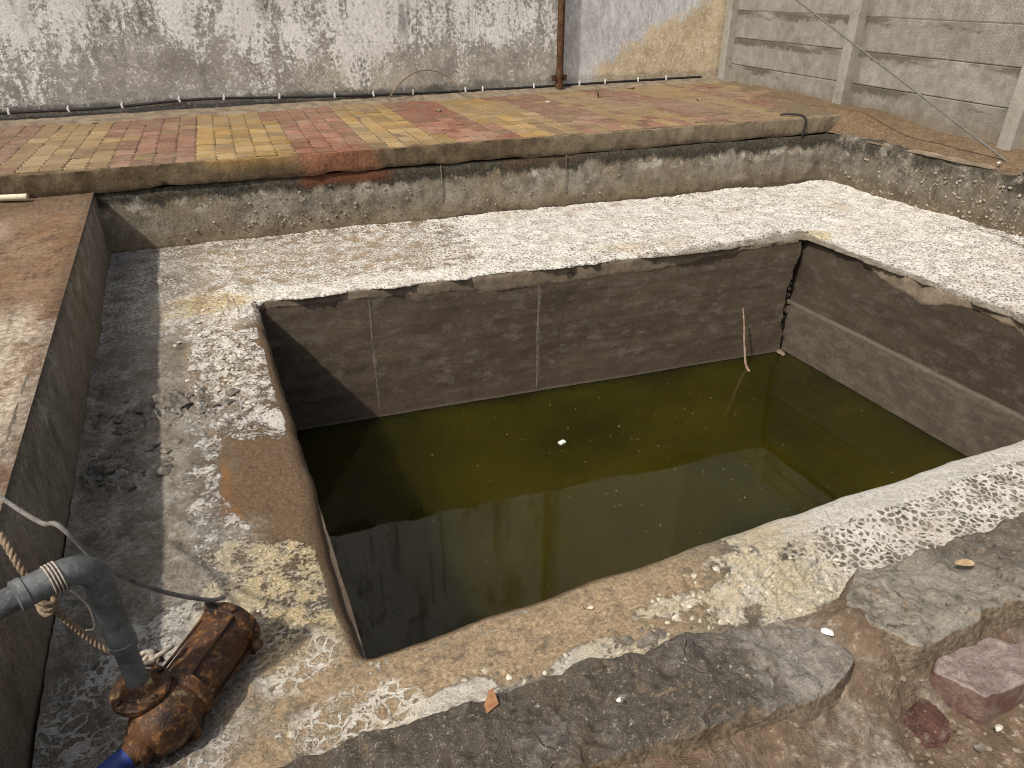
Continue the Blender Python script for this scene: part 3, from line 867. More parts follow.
# the lower course stands a little proud
low = sst(Pw[..., 2] + .008 * fbm(Pw[..., 1] * 6, 0 * Pw[..., 1], 0, 2, 83), -.59, -.572)
Pw[..., 0] -= .010 * (1 - low)
o = child(link('tank_wall', slab_mesh('tank_wall', Pw, (.14, 0, 0)), M_TANK_R), tank)
o['label'] = 'right tank wall with a paler lower course above the water'
Pw = wall_grid((.19, 1.45), (.19, 4.60), -1.75, -.05, .06, (1, 0), .006, 91)
child(link('tank_wall', slab_mesh('tank_wall', Pw, (-.14, 0, 0)), M_TANK), tank)
Pw = wall_grid((4.45, 1.51), (.10, 1.51), -1.75, -.05, .06, (0, 1), .006, 95)
child(link('tank_wall', slab_mesh('tank_wall', Pw, (0, -.14, 0)), M_TANK), tank)
# void behind the cracked corner
V, F = box_geo((4.30, 4.33, -.9), (.36, .10, 1.8))
child(link('joint_backing', mesh('joint_backing', V, F, False), M_DARKRUB), tank)
V, F = box_geo((2.3, 3.0, -1.82), (4.5, 3.4, .1))
child(link('tank_bottom', mesh('tank_bottom', V, F, False), M_TANK), tank)

def rim_band(name, P0, u, L, n, off, depth_fn, mat, seed):
    """a thin coat with a ragged lower edge, standing proud of the wall"""
    nu = int(L / .012); nv = 9
    s = np.linspace(0, L, nu)
    dep = depth_fn(s)
    t = np.linspace(0, 1, nv)
    z = -.012 - dep[:, None] * (1 - t)[None, :]
    prof = off * np.sqrt(np.clip(1 - np.abs(t * 2 - 1) ** 8, 0, 1))[None, :] * (1 + .5 * fbm(s[:, None] * 7 + 0 * t, z * 7, 0, 3, seed))
    X = P0[0] + u[0] * s[:, None] + n[0] * prof; Y = P0[1] + u[1] * s[:, None] + n[1] * prof
    me = grid_mesh(name, np.stack([X, Y, z], -1))
    return child(link(name, me, mat), tank)
dep_b = lambda s: np.clip(.05 + .05 * sst(s, .2, 1.2) * (.8 + .9 * fbm(s * 1.1, 0 * s, 0, 2, 101)) + .022 * fbm(s * 7, 0 * s, 0, 5, 102, .75) - .05 * sst(s, 2.8, 3.6), .004, 1)
dep_r = lambda s: np.clip(.012 + .085 * sst(s, .35, .8) * (.9 + .4 * fbm(s * 2.1, 0 * s, 0, 2, 103)) + .024 * fbm(s * 8, 0 * s, 0, 5, 104, .75), .004, 1)
rim_band('rim_render', A + ub * .02, ub, CR - .05, nb, .0045, dep_b, M_RIM, 105)
rim_band('rim_render', np.array((4.40, 4.0)), np.array((0, -1.0)), 2.4, np.array((-1.0, 0)), .0055, dep_r, M_RIM, 106)
# pale vertical mortar seams on the back wall
for s0, w, z0 in ((.715, .034, -1.1), (1.935, .046, -1.1)):
    zs = np.linspace(z0, -.09, 60)
    c = s0 + .006 * fbm(zs * 5, 0 * zs, 0, 3, int(s0 * 100))
    ww = w * (.7 + .6 * fbm(zs * 9, 0 * zs + 3, 0, 3, 7)); ww = np.clip(ww, .004, 1)
    rows = []
    bx, by = A[0] + ub[0] * c, A[1] + ub[1] * c
    wd_ = .006 * (fbm(bx * 2.1, by * 2.1, zs * 2.1, 3, 71) + .5 * fbm(bx * 11, by * 11, zs * 11, 3, 80))
    for k, (f, ex) in enumerate(((-.5, -.002), (-.3, .0012), (.3, .0012), (.5, -.002))):
        q = c + f * ww; pr = wd_ + ex
        rows.append(np.stack([A[0] + ub[0] * q + nb[0] * pr, A[1] + ub[1] * q + nb[1] * pr, zs], -1))
    child(link('mortar_seam', grid_mesh('mortar_seam', np.stack(rows, 0)), M_SEAM), tank)
# rubble lodged in the open corner joint
parts = []
for k in range(44):
    z = random.uniform(-1.05, -.05)
    parts.append(lump_geo((4.372 + random.uniform(-.02, .02), 4.155 + random.uniform(-.02, .05), z), random.uniform(.012, .03), k + 200, 1, .4, (1, 1, 1)))
parts.append(lump_geo((4.33, 4.06, -1.015), .045, 240, 2, .3, (1.3, .7, .3)))
V, F = join_geo(parts)
o = child(link('joint_rubble', mesh('joint_rubble', V, F, False), M_RIM), tank); o['kind'] = 'stuff'

# ---- water
V, F = box_geo((2.30, 2.95, WATER_Z - .35), (4.34, 3.3, .70))
# follow the skewed back wall
V = [Vector((v.x, v.y, v.z)) for v in V]
for v in V:
    if v.y > 3: v.y = (4.50 if v.x < 2 else 4.08) + .01
    v.x = .16 if v.x < 2 else 4.43
    if v.y < 3: v.y = 1.46
wat = link('water', mesh('water', V, F, False), M_WATER); tag(wat, kind='structure')

# ---- trough walls
def retaining(name, A_, B_, nrm, mat, label, seed, top_amp=.012, thick=.22, z1=SLAB_Z, step=.03):
    tf = lambda s: top_amp * fbm(s * 2.5, 0 * s, 0, 4, seed + 1)
    Pq = wall_grid(A_, B_, -.05, z1, step, nrm, .010, seed, top=tf)
    # worn arris
    tz = np.clip((Pq[..., 2] - (z1 - .03)) / .03, 0, 1) ** 2 * .018
    n = np.array(nrm, float) / np.linalg.norm(nrm)
    Pq[..., 0] -= n[0] * tz; Pq[..., 1] -= n[1] * tz
    o = link(name, slab_mesh(name, Pq, (-n[0] * thick, -n[1] * thick, 0)), mat)
    return tag(o, label, 'wall')
rw = retaining('trough_wall', (-.78, 5.89), (6.05, 5.50), (-.057, -.998), M_TR_REAR, 'low rear trough wall below the paving, grey render blackened along its top', 301, .006, z1=.452)
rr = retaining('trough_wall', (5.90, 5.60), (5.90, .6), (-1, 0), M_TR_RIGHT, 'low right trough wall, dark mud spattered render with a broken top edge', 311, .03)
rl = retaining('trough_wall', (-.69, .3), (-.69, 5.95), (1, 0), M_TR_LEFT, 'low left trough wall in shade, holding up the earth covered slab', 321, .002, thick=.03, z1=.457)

def clods(name, wall, spots, mat, nrm):
    parts = []
    for (x, y, z, r, sd) in spots:
        parts.append(lump_geo((x, y, z), r, sd, 1, .5, (1, 1, .9)))
    V, F = join_geo(parts)
    o = link(name, mesh(name, V, F, False), mat); o.parent = wall; o['kind'] = 'stuff'
sp = []
for k in range(230):
    x = random.choice((random.gauss(.55, .35), random.gauss(1.2, .6), random.uniform(-.3, 5.7)))
    if x < -.45 or x > 5.8: continue
    z = .06 + abs(random.gauss(.0, .13)) if random.random() < .7 else random.uniform(.05, .36)
    if z > .38: continue
    r = random.choice((.004, .005, .007, .011)) * random.uniform(.7, 1.3)
    sp.append((x, 5.89 - .0571 * (x + .78) - .002, z, r, 500 + k))
clods('mud_clods', rw, sp, M_CLOD, None)
sp = []
for k in range(300):
    y = random.choice((random.gauss(3.9, .35), random.gauss(3.2, .3), random.uniform(1.5, 5.2)))
    z = random.uniform(.02, .36)
    sp.append((5.895, y, z, random.choice((.004, .006, .008, .014)), 900 + k))
clods('mud_clods', rr, sp, M_CLOD, None)

# flakes of broken render along the top of the right wall
for k, (y, l, w) in enumerate(((4.92, .34, .05), (4.36, .46, .07), (4.10, .40, .085), (3.86, .22, .07), (3.30, .5, .06), (2.8, .3, .07))):
    pts = [(w * random.uniform(.35, .6) * math.cos(a), l * random.uniform(.38, .6) * math.sin(a)) for a in np.linspace(0, 2 * math.pi, 10)[:-1]]
    bm = bmesh.new(); f = bm.faces.new([bm.verts.new((5.928 + p, y + q, .462 + .010 * (p / w) - .03 * abs(q / l) ** 2)) for p, q in pts])
    r_ = bmesh.ops.extrude_face_region(bm, geom=[f]); bmesh.ops.translate(bm, vec=(0, 0, .012), verts=[v for v in r_['geom'] if isinstance(v, bmesh.types.BMVert)])
    bmesh.ops.recalc_face_normals(bm, faces=bm.faces)
    me = bpy.data.meshes.new('render_flake'); bm.to_mesh(me); bm.free()
    link('render_flake', me, M_RIM, rr)

# dark seam down the rear trough wall and a stain groove
for px in (1.88, 3.02):
    yy = 5.89 - .0571 * (px + .78) - .010
    pts = [(px, yy, .455), (px + .002, yy, .36), (px + .012, yy, .25), (px - .002, yy, .14)]
    t = tube('weep_mark', smooth_path(pts, 5), [.006 - .0002 * k for k in range(16)], M_TR_RIGHT if False else M_DARKRUB, rw, 6)

# ---- height-field sheets
def sheet(name, x0, x1, y0, y1, step, zf, mat, skirt=.3):
    nx = int((x1 - x0) / step) + 1; ny = int((y1 - y0) / step) + 1
    X, Y = np.meshgrid(np.linspace(x0, x1, nx), np.linspace(y0, y1, ny), indexing='ij')
    P = np.stack([X, Y, zf(X, Y)], -1)
    o = link(name, grid_mesh(name, P), mat)
    return tag(o, kind='structure')

def z_slab(X, Y):
    z = SLAB_Z + .010 * fbm(X * 1.3, Y * 1.3, 0, 4, 401) + .004 * fbm(X * 9, Y * 9, 0, 3, 402) + .0015 * fbm(X * 30, Y * 30, 0, 2, 404)
    cr = np.abs(Y - (5.62 + .05 * X + .10 * fbm(X * 2.2, 0 * X, 0, 4, 403)))
    z -= .020 * np.exp(-(cr / .012) ** 2) * (X < -.75)
    cr = np.abs(X + 1.15 - .22 * (Y - 4.2) - .06 * fbm(Y * 2.5, 0 * Y, 0, 4, 405))
    z -= .010 * np.exp(-(cr / .010) ** 2) * sst(Y, 3.4, 3.8) * (1 - sst(Y, 5.1, 5.5))
    z = z * 1.0 - (z - .459) * sst(X, -.80, -.70)
    return z
sheet('slab', -4.0, -.692, -3.0, 5.95, .028, z_slab, M_SLAB)

def z_bank(X, Y):
    u = sst(X, 5.9, 6.45)
    z = .455 + .095 * u + (.175 - .09 * u) * sst(Y, 4.75, 5.5) * sst(X, 5.93, 6.15)
    z = z + .014 * fbm(X * 2.2, Y * 2.2, 0, 4, 411) + .006 * fbm(X * 9, Y * 9, 0, 3, 412) + .002 * fbm(X * 30, Y * 30, 0, 2, 413)
    z = z - .05 * (1 - sst(X, 5.88, 5.95)) * (Y < 5.3) + .07 * np.exp(-(((X - 6.22) / .22) ** 2 + ((Y - 5.50) / .22) ** 2))
    return np.minimum(z, .66)
sheet('earth_bank', 5.905, 7.0, -3.0, 6.2, .03, z_bank, M_BANK)
# spill of earth over the corner between the paving and the bank
def z_spill(X, Y):
    return .590 + .055 * sst(X - 5.50 - .55 * (Y - 5.6) - .12 * np.sin(Y * 9), -.10, .12) - .11 * sst(X + .1 * fbm(X * 3, Y * 3, 0, 3, 421), 5.5, 6.1) * (1 - sst(Y, 5.7, 6.6)) + .010 * fbm(X * 5, Y * 5, 0, 4, 422) - .05 * (1 - sst(Y, 5.60, 5.78))
sheet('earth_spill', 5.25, 7.0, 5.585, 8.45, .03, z_spill, M_BANK)

def z_yard(X, Y):
    z = .315 + .020 * fbm(X * 2, Y * 2, 0, 4, 431) + .010 * fbm(X * 8, Y * 8, 0, 4, 432) + .004 * fbm(X * 30, Y * 30, 0, 3, 433)
    rg = 1 - np.abs(fbm(X * 7, Y * 7, 0, 4, 436, .6)) * 1.8
    z = z + .012 * sst(rg, .2, .9) * sst(X, .2, .5) + .030 * sst(Y, .35, .62) + .05 * sst(X, 1.0, 1.3) * sst(Y, .40, .75) + .05 * np.exp(-(((X - 1.21) / .07) ** 2 + ((Y - .76) / .09) ** 2)) + .02 * sst(Y, .56, .68) * sst(X, .3, .6) 
    z = z - .035 * np.exp(-(((X - 1.25) / .085) ** 2 + ((Y - .545) / .07) ** 2)) * 1.9
    return z
sheet('yard_earth', -.72, 6.4, -3.0, .82, .012 if True else .03, z_yard, M_EARTH)

# ---- paving: kerb face, sand bed, zig-zag pavers
EU = np.array([1.0, -.0500]); EU /= np.linalg.norm(EU); EN = np.array([.05, 1.0]); EN /= np.linalg.norm(EN)
def kerb():
    x = np.linspace(-4.0, 6.5, 520); prof = [(-.016, .462), (-.026, .50), (-.027, .605), (-.025, .617), (-.020, .621), (.06, .621)]
    rows = []
    for k, (d, z) in enumerate(prof):
        y = edge_y(x) + d
        j = .006 * fbm(x * 3, 0 * x + k * .3, 0, 4, 441) + .004 * fbm(x * 14, 0 * x + k, 0, 3, 442)
        zj = .010 * fbm(x * 4, 0 * x, 0, 4, 443) * (k == 0) + .004 * fbm(x * 9, 0 * x + k, 0, 3, 445)
        rows.append(np.stack([x, y + (j if k < 5 else 0), z + zj], -1))
    # underside
    y = edge_y(x) + .06
    rows.insert(0, np.stack([x, y, 0 * x + .458], -1))
    me = grid_mesh('kerb', np.stack(rows, 1), flip=False)
    finish(me, 60)
    o = link('kerb', me, M_KERB); tag(o, kind='structure')
kerb()
paving = sheet('paving', -4.0, 6.9, 5.5, 8.55, .05, lambda X, Y: np.where(Y < edge_y(X) + .06, .616, .6225 + .003 * fbm(X * 4, Y * 4, 0, 3, 447)) + 0 * X, M_SAND)
# trim the bed's front so that it stays behind the kerb face
me = paving.data
for v in me.vertices:
    ey = float(edge_y(v.co.x)) + .03
    if v.co.y < ey: v.co.y = ey
LW, LL = .145, .200
def paver_mesh(seed, mat):
    rs = random.Random(seed)
    g = .0035; a = .010
    fr = [0, .14, .36, .64, .86, 1.0]; of = [0, a, -a, a, -a, 0]
    ring = [(LW / 2 - g + of[k], -LL / 2 + g + (LL - 2 * g) * fr[k]) for k in range(6)] + [(-LW / 2 + g + of[k], -LL / 2 + g + (LL - 2 * g) * fr[k]) for k in range(5, -1, -1)]
    V, F = [], []
    n = len(ring)
    for lvl, (ins, z) in enumerate(((0, -.05), (0, -.006), (.007, 0.0))):
        for (x, y) in ring:
            sx = (x - math.copysign(ins, x)); sy = y * (1 - ins / (LL / 2) * .9)
            V.append((sx + rs.uniform(-.001, .001), sy + rs.uniform(-.001, .001), z + (rs.uniform(-.0015, .0015) if lvl else 0)))
    for l in range(2):
        for k in range(n):
            F.append((l * n + k, l * n + (k + 1) % n, (l + 1) * n + (k + 1) % n, (l + 1) * n + k))
    for k in range(5):                                          # top strip between the two zig-zag edges
        F.append((2 * n + k, 2 * n + k + 1, 2 * n + n - 2 - k, 2 * n + n - 1 - k))
    me = mesh('paver', V, F, False)
    me.materials.append(mat)
    return me
PM = {m.name: [paver_mesh(s, m) for s in range(4)] for m in (P_RED, P_YEL, P_TAN, P_PINK)}
bounds = [-3.2, -2.5, -1.85, -1.2, -.57, .10, .75, 1.40, 2.00, 2.60, 3.25, 3.85, 4.50, 5.10, 5.75, 6.4, 7.1]
kinds = [P_TAN, P_PINK, P_TAN, P_PINK, P_TAN, P_PINK, P_YEL, P_RED, P_YEL, P_RED, P_YEL, P_PINK, P_TAN, P_PINK, P_TAN, P_PINK, P_TAN]
cells = []
O0 = np.array([-.70, 5.885]) - EN * .014
for i in range(-23, 55):
    for j in range(0, 14):
        c = O0 + EU * ((i + .5) * LW) + EN * ((j + .5) * LL)
        if c[1] > rear_y(c[0]) - .16: continue
        lim = 5.50 + .55 * (c[1] - 5.6) + .12 * math.sin(c[1] * 9)
        if c[0] > min(lim, 6.72): continue
        kx = sum(c[0] > b for b in bounds); mt = kinds[min(kx, len(kinds) - 1)]
        if mt in (P_YEL,) and random.random() < .12 + .25 * (j > 5): mt = P_TAN
        if mt is P_RED and random.random() < .08 + .2 * (j > 6): mt = P_PINK
        if mt is P_YEL and c[0] > 2.6 and c[0] - 2.6 > .2 * j * .1 + .35: mt = P_TAN
        if c[0] > 3.2 and random.random() < .22: mt = random.choice((P_TAN, P_PINK))
        if -.6 < c[0] < .12 and random.random() < .1: mt = P_TAN
        cells.append((c, mt, j))
def in_view(c): return -1.75 < c[0] - (c[1] - 5.9) * -.12 and c[0] < 7
vis = sorted([q for q in cells if in_view(q[0])], key=lambda q: np.hypot(*q[0]) + .0 * q[2])
single = vis[:300]; sid = set(id(q) for q in single)
rest = [q for q in cells if id(q) not in sid]
ang = math.atan2(EU[1], EU[0])
def pz(c): return PAVE_Z + .006 * float(fbm(np.array([c[0] * 1.5]), np.array([c[1] * 1.5]), 0, 2, 451)[0]) + random.uniform(-.003, .003)
for (c, mt, j) in single:
    o = bpy.data.objects.new('paver', random.choice(PM[mt.name])); COL.objects.link(o); o.parent = paving
    o.location = (c[0], c[1], pz(c)); o.rotation_euler = (random.uniform(-.02, .02), random.uniform(-.03, .03), ang + random.uniform(-.012, .012))
groups = {}
for (c, mt, j) in rest: groups.setdefault(mt.name, []).append(c)
V, F, MI = [], [], []
mats_ = list(groups)
for mi, nm in enumerate(mats_):
    for c in groups[nm]:
        me = random.choice(PM[nm]); z = pz(c); o_ = len(V)
        ca, sa = math.cos(ang), math.sin(ang)
        V += [(c[0] + v.co.x * ca - v.co.y * sa, c[1] + v.co.x * sa + v.co.y * ca, z + v.co.z) for v in me.vertices]
        for p in me.polygons: F.append(tuple(i + o_ for i in p.vertices)); MI.append(mi)
me = mesh('paver_field', V, F, False)
for nm in mats_: me.materials.append(bpy.data.materials[nm])
me.polygons.foreach_set('material_index', MI)
o = link('paver_field', me, None, paving); o['kind'] = 'stuff'

# ---- rear wall (tall limewashed building side) with mortar fillet at its foot
xs0, xs1 = -9.0, 7.25
Pq = wall_grid((xs0, rear_y(xs0)), (xs1, rear_y(xs1)), .3, 9.0, .12, (.036, -1), .012, 461)
rear = link('rear_wall', slab_mesh('rear_wall', Pq, (0, .3, 0)), M_REAR)
tag(rear, 'tall rear wall of peeling white limewash over grey render', 'wall')
x = np.linspace(-4, 6.9, 420)
rows = []
for k, (d, z) in enumerate(((.24, .622), (.17, .640), (.09, .650), (.03, .668), (-.02, .675))):
    rows.append(np.stack([x, rear_y(x) - d + .012 * fbm(x * 5, 0 * x + k, 0, 3, 471), z + .006 * fbm(x * 9, 0 * x + k * .5, 0, 3, 472)], -1))
link('mortar_fillet', grid_mesh('mortar_fillet', np.stack(rows, 1)), M_RIM, rear)

# ---- precast concrete wall on the right: posts and stacked panels
pc = empty('precast_wall', 'precast concrete boundary wall of stacked panels slotted between posts', 'wall', (6.6, 5.0, .3))
post_xy = [(6.885, 8.38), (6.635, 6.08), (6.425, 4.00), (6.215, 1.75), (6.0, -.5), (5.78, -2.8)]
def rot_of(a, b): return Matrix.Rotation(math.atan2(b[1] - a[1], b[0] - a[0]), 3, 'Z')
TOPZ = .5235 + 6 * .318
for k, p in enumerate(post_xy):
    a = post_xy[max(k - 1, 0)]; b = post_xy[min(k + 1, len(post_xy) - 1)]
    R = rot_of(a, b)
    V, F = box_geo((p[0] - .02, p[1], (TOPZ + .05 + .2) / 2), (.135, .15, TOPZ + .05 - .2), R, .012)
    child(link('post', mesh('post', V, F, False), M_POST), pc)
pm = {}
for k in range(len(post_xy) - 1):
    a, b = np.array(post_xy[k]), np.array(post_xy[k + 1])
    c = (a + b) / 2; L = np.linalg.norm(b - a)
    R = rot_of(a, b)
    for j in range(6):
        V, F = box_geo((0, 0, 0), (L - .03, .055, .318 - .005), None, .009)
        o = child(link('panel', mesh('panel', V, F, False), M_PANEL), pc)
        o.location = (c[0] + .035 + random.uniform(-.004, .004), c[1], .5235 + .318 * (j + .5))
        o.rotation_euler = (0, 0, math.atan2(b[1] - a[1], b[0] - a[0]))
    V, F = box_geo((c[0] + .035, c[1], .37), (L - .03, .06, .30), R, .0)
    child(link('panel', mesh('panel', V, F, False), M_PANEL), pc)

# ---- broken low wall in the foreground
lw = empty('low_wall', 'broken low stone and brick wall across the near edge of the trough', 'wall', (1.0, .7, 0))
def stone(name, poly, zt, zb, mat, seed, amp=.006, bev=.018, label=None, res=.010, tilt=(0, 0), smooth=True, flare=.008):
    poly = np.array(poly, float)
    if 0.5 * np.sum(poly[:, 0] * np.roll(poly[:, 1], -1) - np.roll(poly[:, 0], -1) * poly[:, 1]) < 0: poly = poly[::-1]
    pts = []
    for a, b in zip(poly, np.roll(poly, -1, 0)):
        L = np.linalg.norm(b - a); n = max(1, int(L / res))
        for k in range(n): pts.append(a + (b - a) * k / n)
    B_ = csmooth(np.array(pts), 1)
    n = len(B_)
    bo = fbm(B_[:, 0] * 9, B_[:, 1] * 9, seed, 4, seed + 3, .7)
    cb = B_.mean(0); B_ = B_ + (cb - B_) / np.linalg.norm(cb - B_, axis=1)[:, None] * (.010 * np.abs(bo) - .004)[:, None] * (amp / .010)
    bevv = bev * np.clip(.55 + 1.6 * np.abs(fbm(B_[:, 0] * 12, B_[:, 1] * 12, seed + 5, 3, seed + 4, .6)), .3, 2.4)
    t = np.roll(B_, -1, 0) - np.roll(B_, 1, 0); t /= np.linalg.norm(t, axis=1)[:, None] + 1e-9
    no = np.stack([t[:, 1], -t[:, 0]], 1)
    cen = B_.mean(0)
    U, S, Vt = np.linalg.svd(B_ - cen); ax = Vt[0]; half = (np.abs((B_ - cen) @ ax)).max(); wid = (np.abs((B_ - cen) @ Vt[1])).max()
    core = max(0, half - wid * 1.1)
    pr = np.clip((B_ - cen) @ ax, -core, core)
    C_ = cen + pr[:, None] * ax
    dist = np.linalg.norm(B_ - C_, axis=1)
    rings = []
    for (o_, z) in ((flare, zb), (flare * .8, zb + (zt - zb) * .4), (flare * .35, zb + (zt - zb) * .75)): rings.append((B_ + no * o_, 0 * dist + z))
    for k in range(5):
        th = (k + 0) / 4 * math.pi / 2
        ins = bevv * (1 - math.cos(th))
        rings.append((B_ + (C_ - B_) * np.minimum(ins / dist, .9)[:, None], 0 * dist + zt - .8 * bevv * (1 - math.sin(th))))
    f0 = np.minimum(bevv / dist, .9)
    m = max(4, int(dist.max() / res))
    for k in range(1, m + 1):
        f = f0 + (1 - f0) * k / m
        rings.append((B_ + (C_ - B_) * f[:, None], 0 * dist + zt))
    P = np.stack([np.concatenate([a, z[:, None]], 1) for a, z in rings], 1)
    X, Y, Z = P[..., 0], P[..., 1], P[..., 2]
    f = [fbm(X * q[0] + 3 * q[1], Y * q[0], Z * q[0] + q[1], 4, seed + q[1], .55) for q in ((5, 0), (5, 11), (5, 22))]
    g = [fbm(X * 26, Y * 26, Z * 26 + q, 3, seed + 40 + q) for q in (0, 5, 9)]
    P[..., 0] += amp * (f[0] + .4 * g[0]); P[..., 1] += amp * (f[1] + .4 * g[1]); P[..., 2] += amp * (1.3 * f[2] + .45 * g[2]) + .0022 * fbm(X * 70, Y * 70, Z * 70, 2, seed + 70)
    sp_ = fbm(X * 6.5 + seed, Y * 6.5, 0, 4, seed + 90, .55)
    P[..., 2] -= amp * (.55 * sst(sp_, .10, .16) + .5 * sst(sp_, .42, .47) + .45 * sst(-sp_, .22, .27))
    P[..., 2] += (X - cen[0]) * tilt[0] + (Y - cen[1]) * tilt[1]
    me = grid_mesh(name, P, closed_u=True)
    bm = bmesh.new(); bm.from_mesh(me)
    bmesh.ops.remove_doubles(bm, verts=bm.verts, dist=.0008)
    bmesh.ops.recalc_face_normals(bm, faces=bm.faces)
    bm.to_mesh(me); bm.free()
    if not smooth: me.polygons.foreach_set('use_smooth', [False] * len(me.polygons))
    o = child(link(name, me, mat), lw)
    if label: o['label'] = label
    return o
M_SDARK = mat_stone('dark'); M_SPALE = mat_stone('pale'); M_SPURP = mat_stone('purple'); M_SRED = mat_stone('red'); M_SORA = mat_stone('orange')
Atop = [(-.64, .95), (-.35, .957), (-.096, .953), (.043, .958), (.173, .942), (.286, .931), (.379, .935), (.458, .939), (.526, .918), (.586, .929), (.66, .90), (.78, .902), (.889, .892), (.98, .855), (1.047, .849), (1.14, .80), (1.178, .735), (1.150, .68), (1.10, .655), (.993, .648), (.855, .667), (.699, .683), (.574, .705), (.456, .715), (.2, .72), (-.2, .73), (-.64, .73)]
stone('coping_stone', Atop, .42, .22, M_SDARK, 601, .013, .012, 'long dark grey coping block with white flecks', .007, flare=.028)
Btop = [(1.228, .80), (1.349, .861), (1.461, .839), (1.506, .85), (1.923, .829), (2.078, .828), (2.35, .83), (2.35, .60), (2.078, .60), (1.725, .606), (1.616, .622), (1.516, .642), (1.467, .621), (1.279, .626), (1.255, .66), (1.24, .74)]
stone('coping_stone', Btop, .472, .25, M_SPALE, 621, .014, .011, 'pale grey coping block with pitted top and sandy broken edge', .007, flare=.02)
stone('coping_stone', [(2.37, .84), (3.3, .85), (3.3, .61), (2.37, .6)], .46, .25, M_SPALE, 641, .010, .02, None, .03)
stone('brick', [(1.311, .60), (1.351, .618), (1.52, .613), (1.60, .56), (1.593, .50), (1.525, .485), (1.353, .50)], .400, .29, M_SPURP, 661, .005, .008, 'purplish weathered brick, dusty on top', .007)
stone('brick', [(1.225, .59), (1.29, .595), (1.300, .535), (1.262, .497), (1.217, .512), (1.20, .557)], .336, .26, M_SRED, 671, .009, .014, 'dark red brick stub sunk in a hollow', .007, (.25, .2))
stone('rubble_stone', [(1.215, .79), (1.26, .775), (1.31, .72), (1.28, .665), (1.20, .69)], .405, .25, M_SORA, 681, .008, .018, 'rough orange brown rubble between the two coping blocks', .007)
# rubble core under the copings down to the trough floor
Pq = wall_grid((3.4, .905), (-.68, .925), -.05, .30, .03, (0, 1), .02, 691)
o = child(link('rubble_core', slab_mesh('rubble_core', Pq, (0, -.12, 0)), M_EARTH), lw)
# crack down the long coping
# ================================================================== LOOSE THINGS
# ---- submersible pump
PU = empty('submersible_pump', 'rust covered submersible pump lying on the trough floor below the grey pipe', 'pump', (-.26, 1.55, 0))
ax0 = Vector((-.388, 1.398, .086)); ax1 = Vector((-.163, 1.70, .084))
au = (ax1 - ax0).normalized(); aside = au.cross(Vector((0, 0, 1))).normalized(); aup = Vector((0, 0, 1))
Lp = (ax1 - ax0).length
def pl(s, a=0.0, b=0.0): return ax0 + au * s + aside * a + aup * b
def lathe(name, prof, mat, seg=28, parent=PU, jit=.0):
    V, F = tube_geo([pl(s) for s, r in prof], [r for s, r in prof], seg, True, jit)
    # stable frames for repeated stations
    return child(link(name, finish(mesh(name, V, F), 35), mat), parent)
def lathe_exact(name, prof, mat, seg=28, parent=PU, o=None, u=None, e1=None, e2=None, jit=0.0):
    o = o or ax0; u = u or au; e1 = e1 or aside; e2 = e2 or aup
    V, F = [], []
    for s, r in prof:
        for k in range(seg):
            a = 2 * math.pi * k / seg
            rr = r * (1 + random.uniform(-jit, jit))
            V.append(o + u * s + e1 * math.cos(a) * rr + e2 * math.sin(a) * rr)
    n = len(prof)
    for i in range(n - 1):
        for k in range(seg):
            F.append((i * seg + k, i * seg + (k + 1) % seg, (i + 1) * seg + (k + 1) % seg, (i + 1) * seg + k))
    F.append(tuple(range(seg - 1, -1, -1))); F.append(tuple((n - 1) * seg + k for k in range(seg)))
    return child(link(name, finish(mesh(name, V, F), 35), mat), parent)
# motor body: a twelve-sided casting, slightly tapered
lathe_exact('motor_body', [(.145, .066), (.15, .074), (.17, .0755), (Lp - .05, .079), (Lp - .035, .079), (Lp - .03, .074)], M_RUST, 12, jit=.006)
CAP = lathe_exact('end_cap', [(Lp - .036, .080), (Lp - .030, .089), (Lp - .008, .090), (Lp + .004, .087), (Lp + .010, .074), (Lp + .004, .060), (Lp + .002, .0)], M_RUST_DARK, 28, jit=.015)
lathe_exact('pump_housing', [(-.03, .030), (-.022, .050), (.0, .068), (.03, .080), (.06, .0845), (.09, .083), (.112, .078), (.118, .086), (.142, .087), (.148, .070)], M_RUST, 30, jit=.012)
# tie rods along the motor and bolts on the flange and the cap
for k in range(4):
    a = math.pi / 4 + k * math.pi / 2 + .35
    p = [pl(.14, .083 * math.cos(a), .083 * math.sin(a)), pl(Lp - .01, .085 * math.cos(a), .085 * math.sin(a))]
    tb = tube('tie_rod', p, .0045, M_RUST_DARK, None, 8); child(tb, PU)
for k in range(6):
    a = k * math.pi / 3 + .2
    c = pl(Lp - .018, .094 * math.cos(a), .094 * math.sin(a))
    V, F = lump_geo(c, .011, 700 + k, 1, .25, (1, 1, 1))
    b_ = link('bolt', mesh('bolt', V, F, False), M_RUST_DARK); b_.parent = CAP
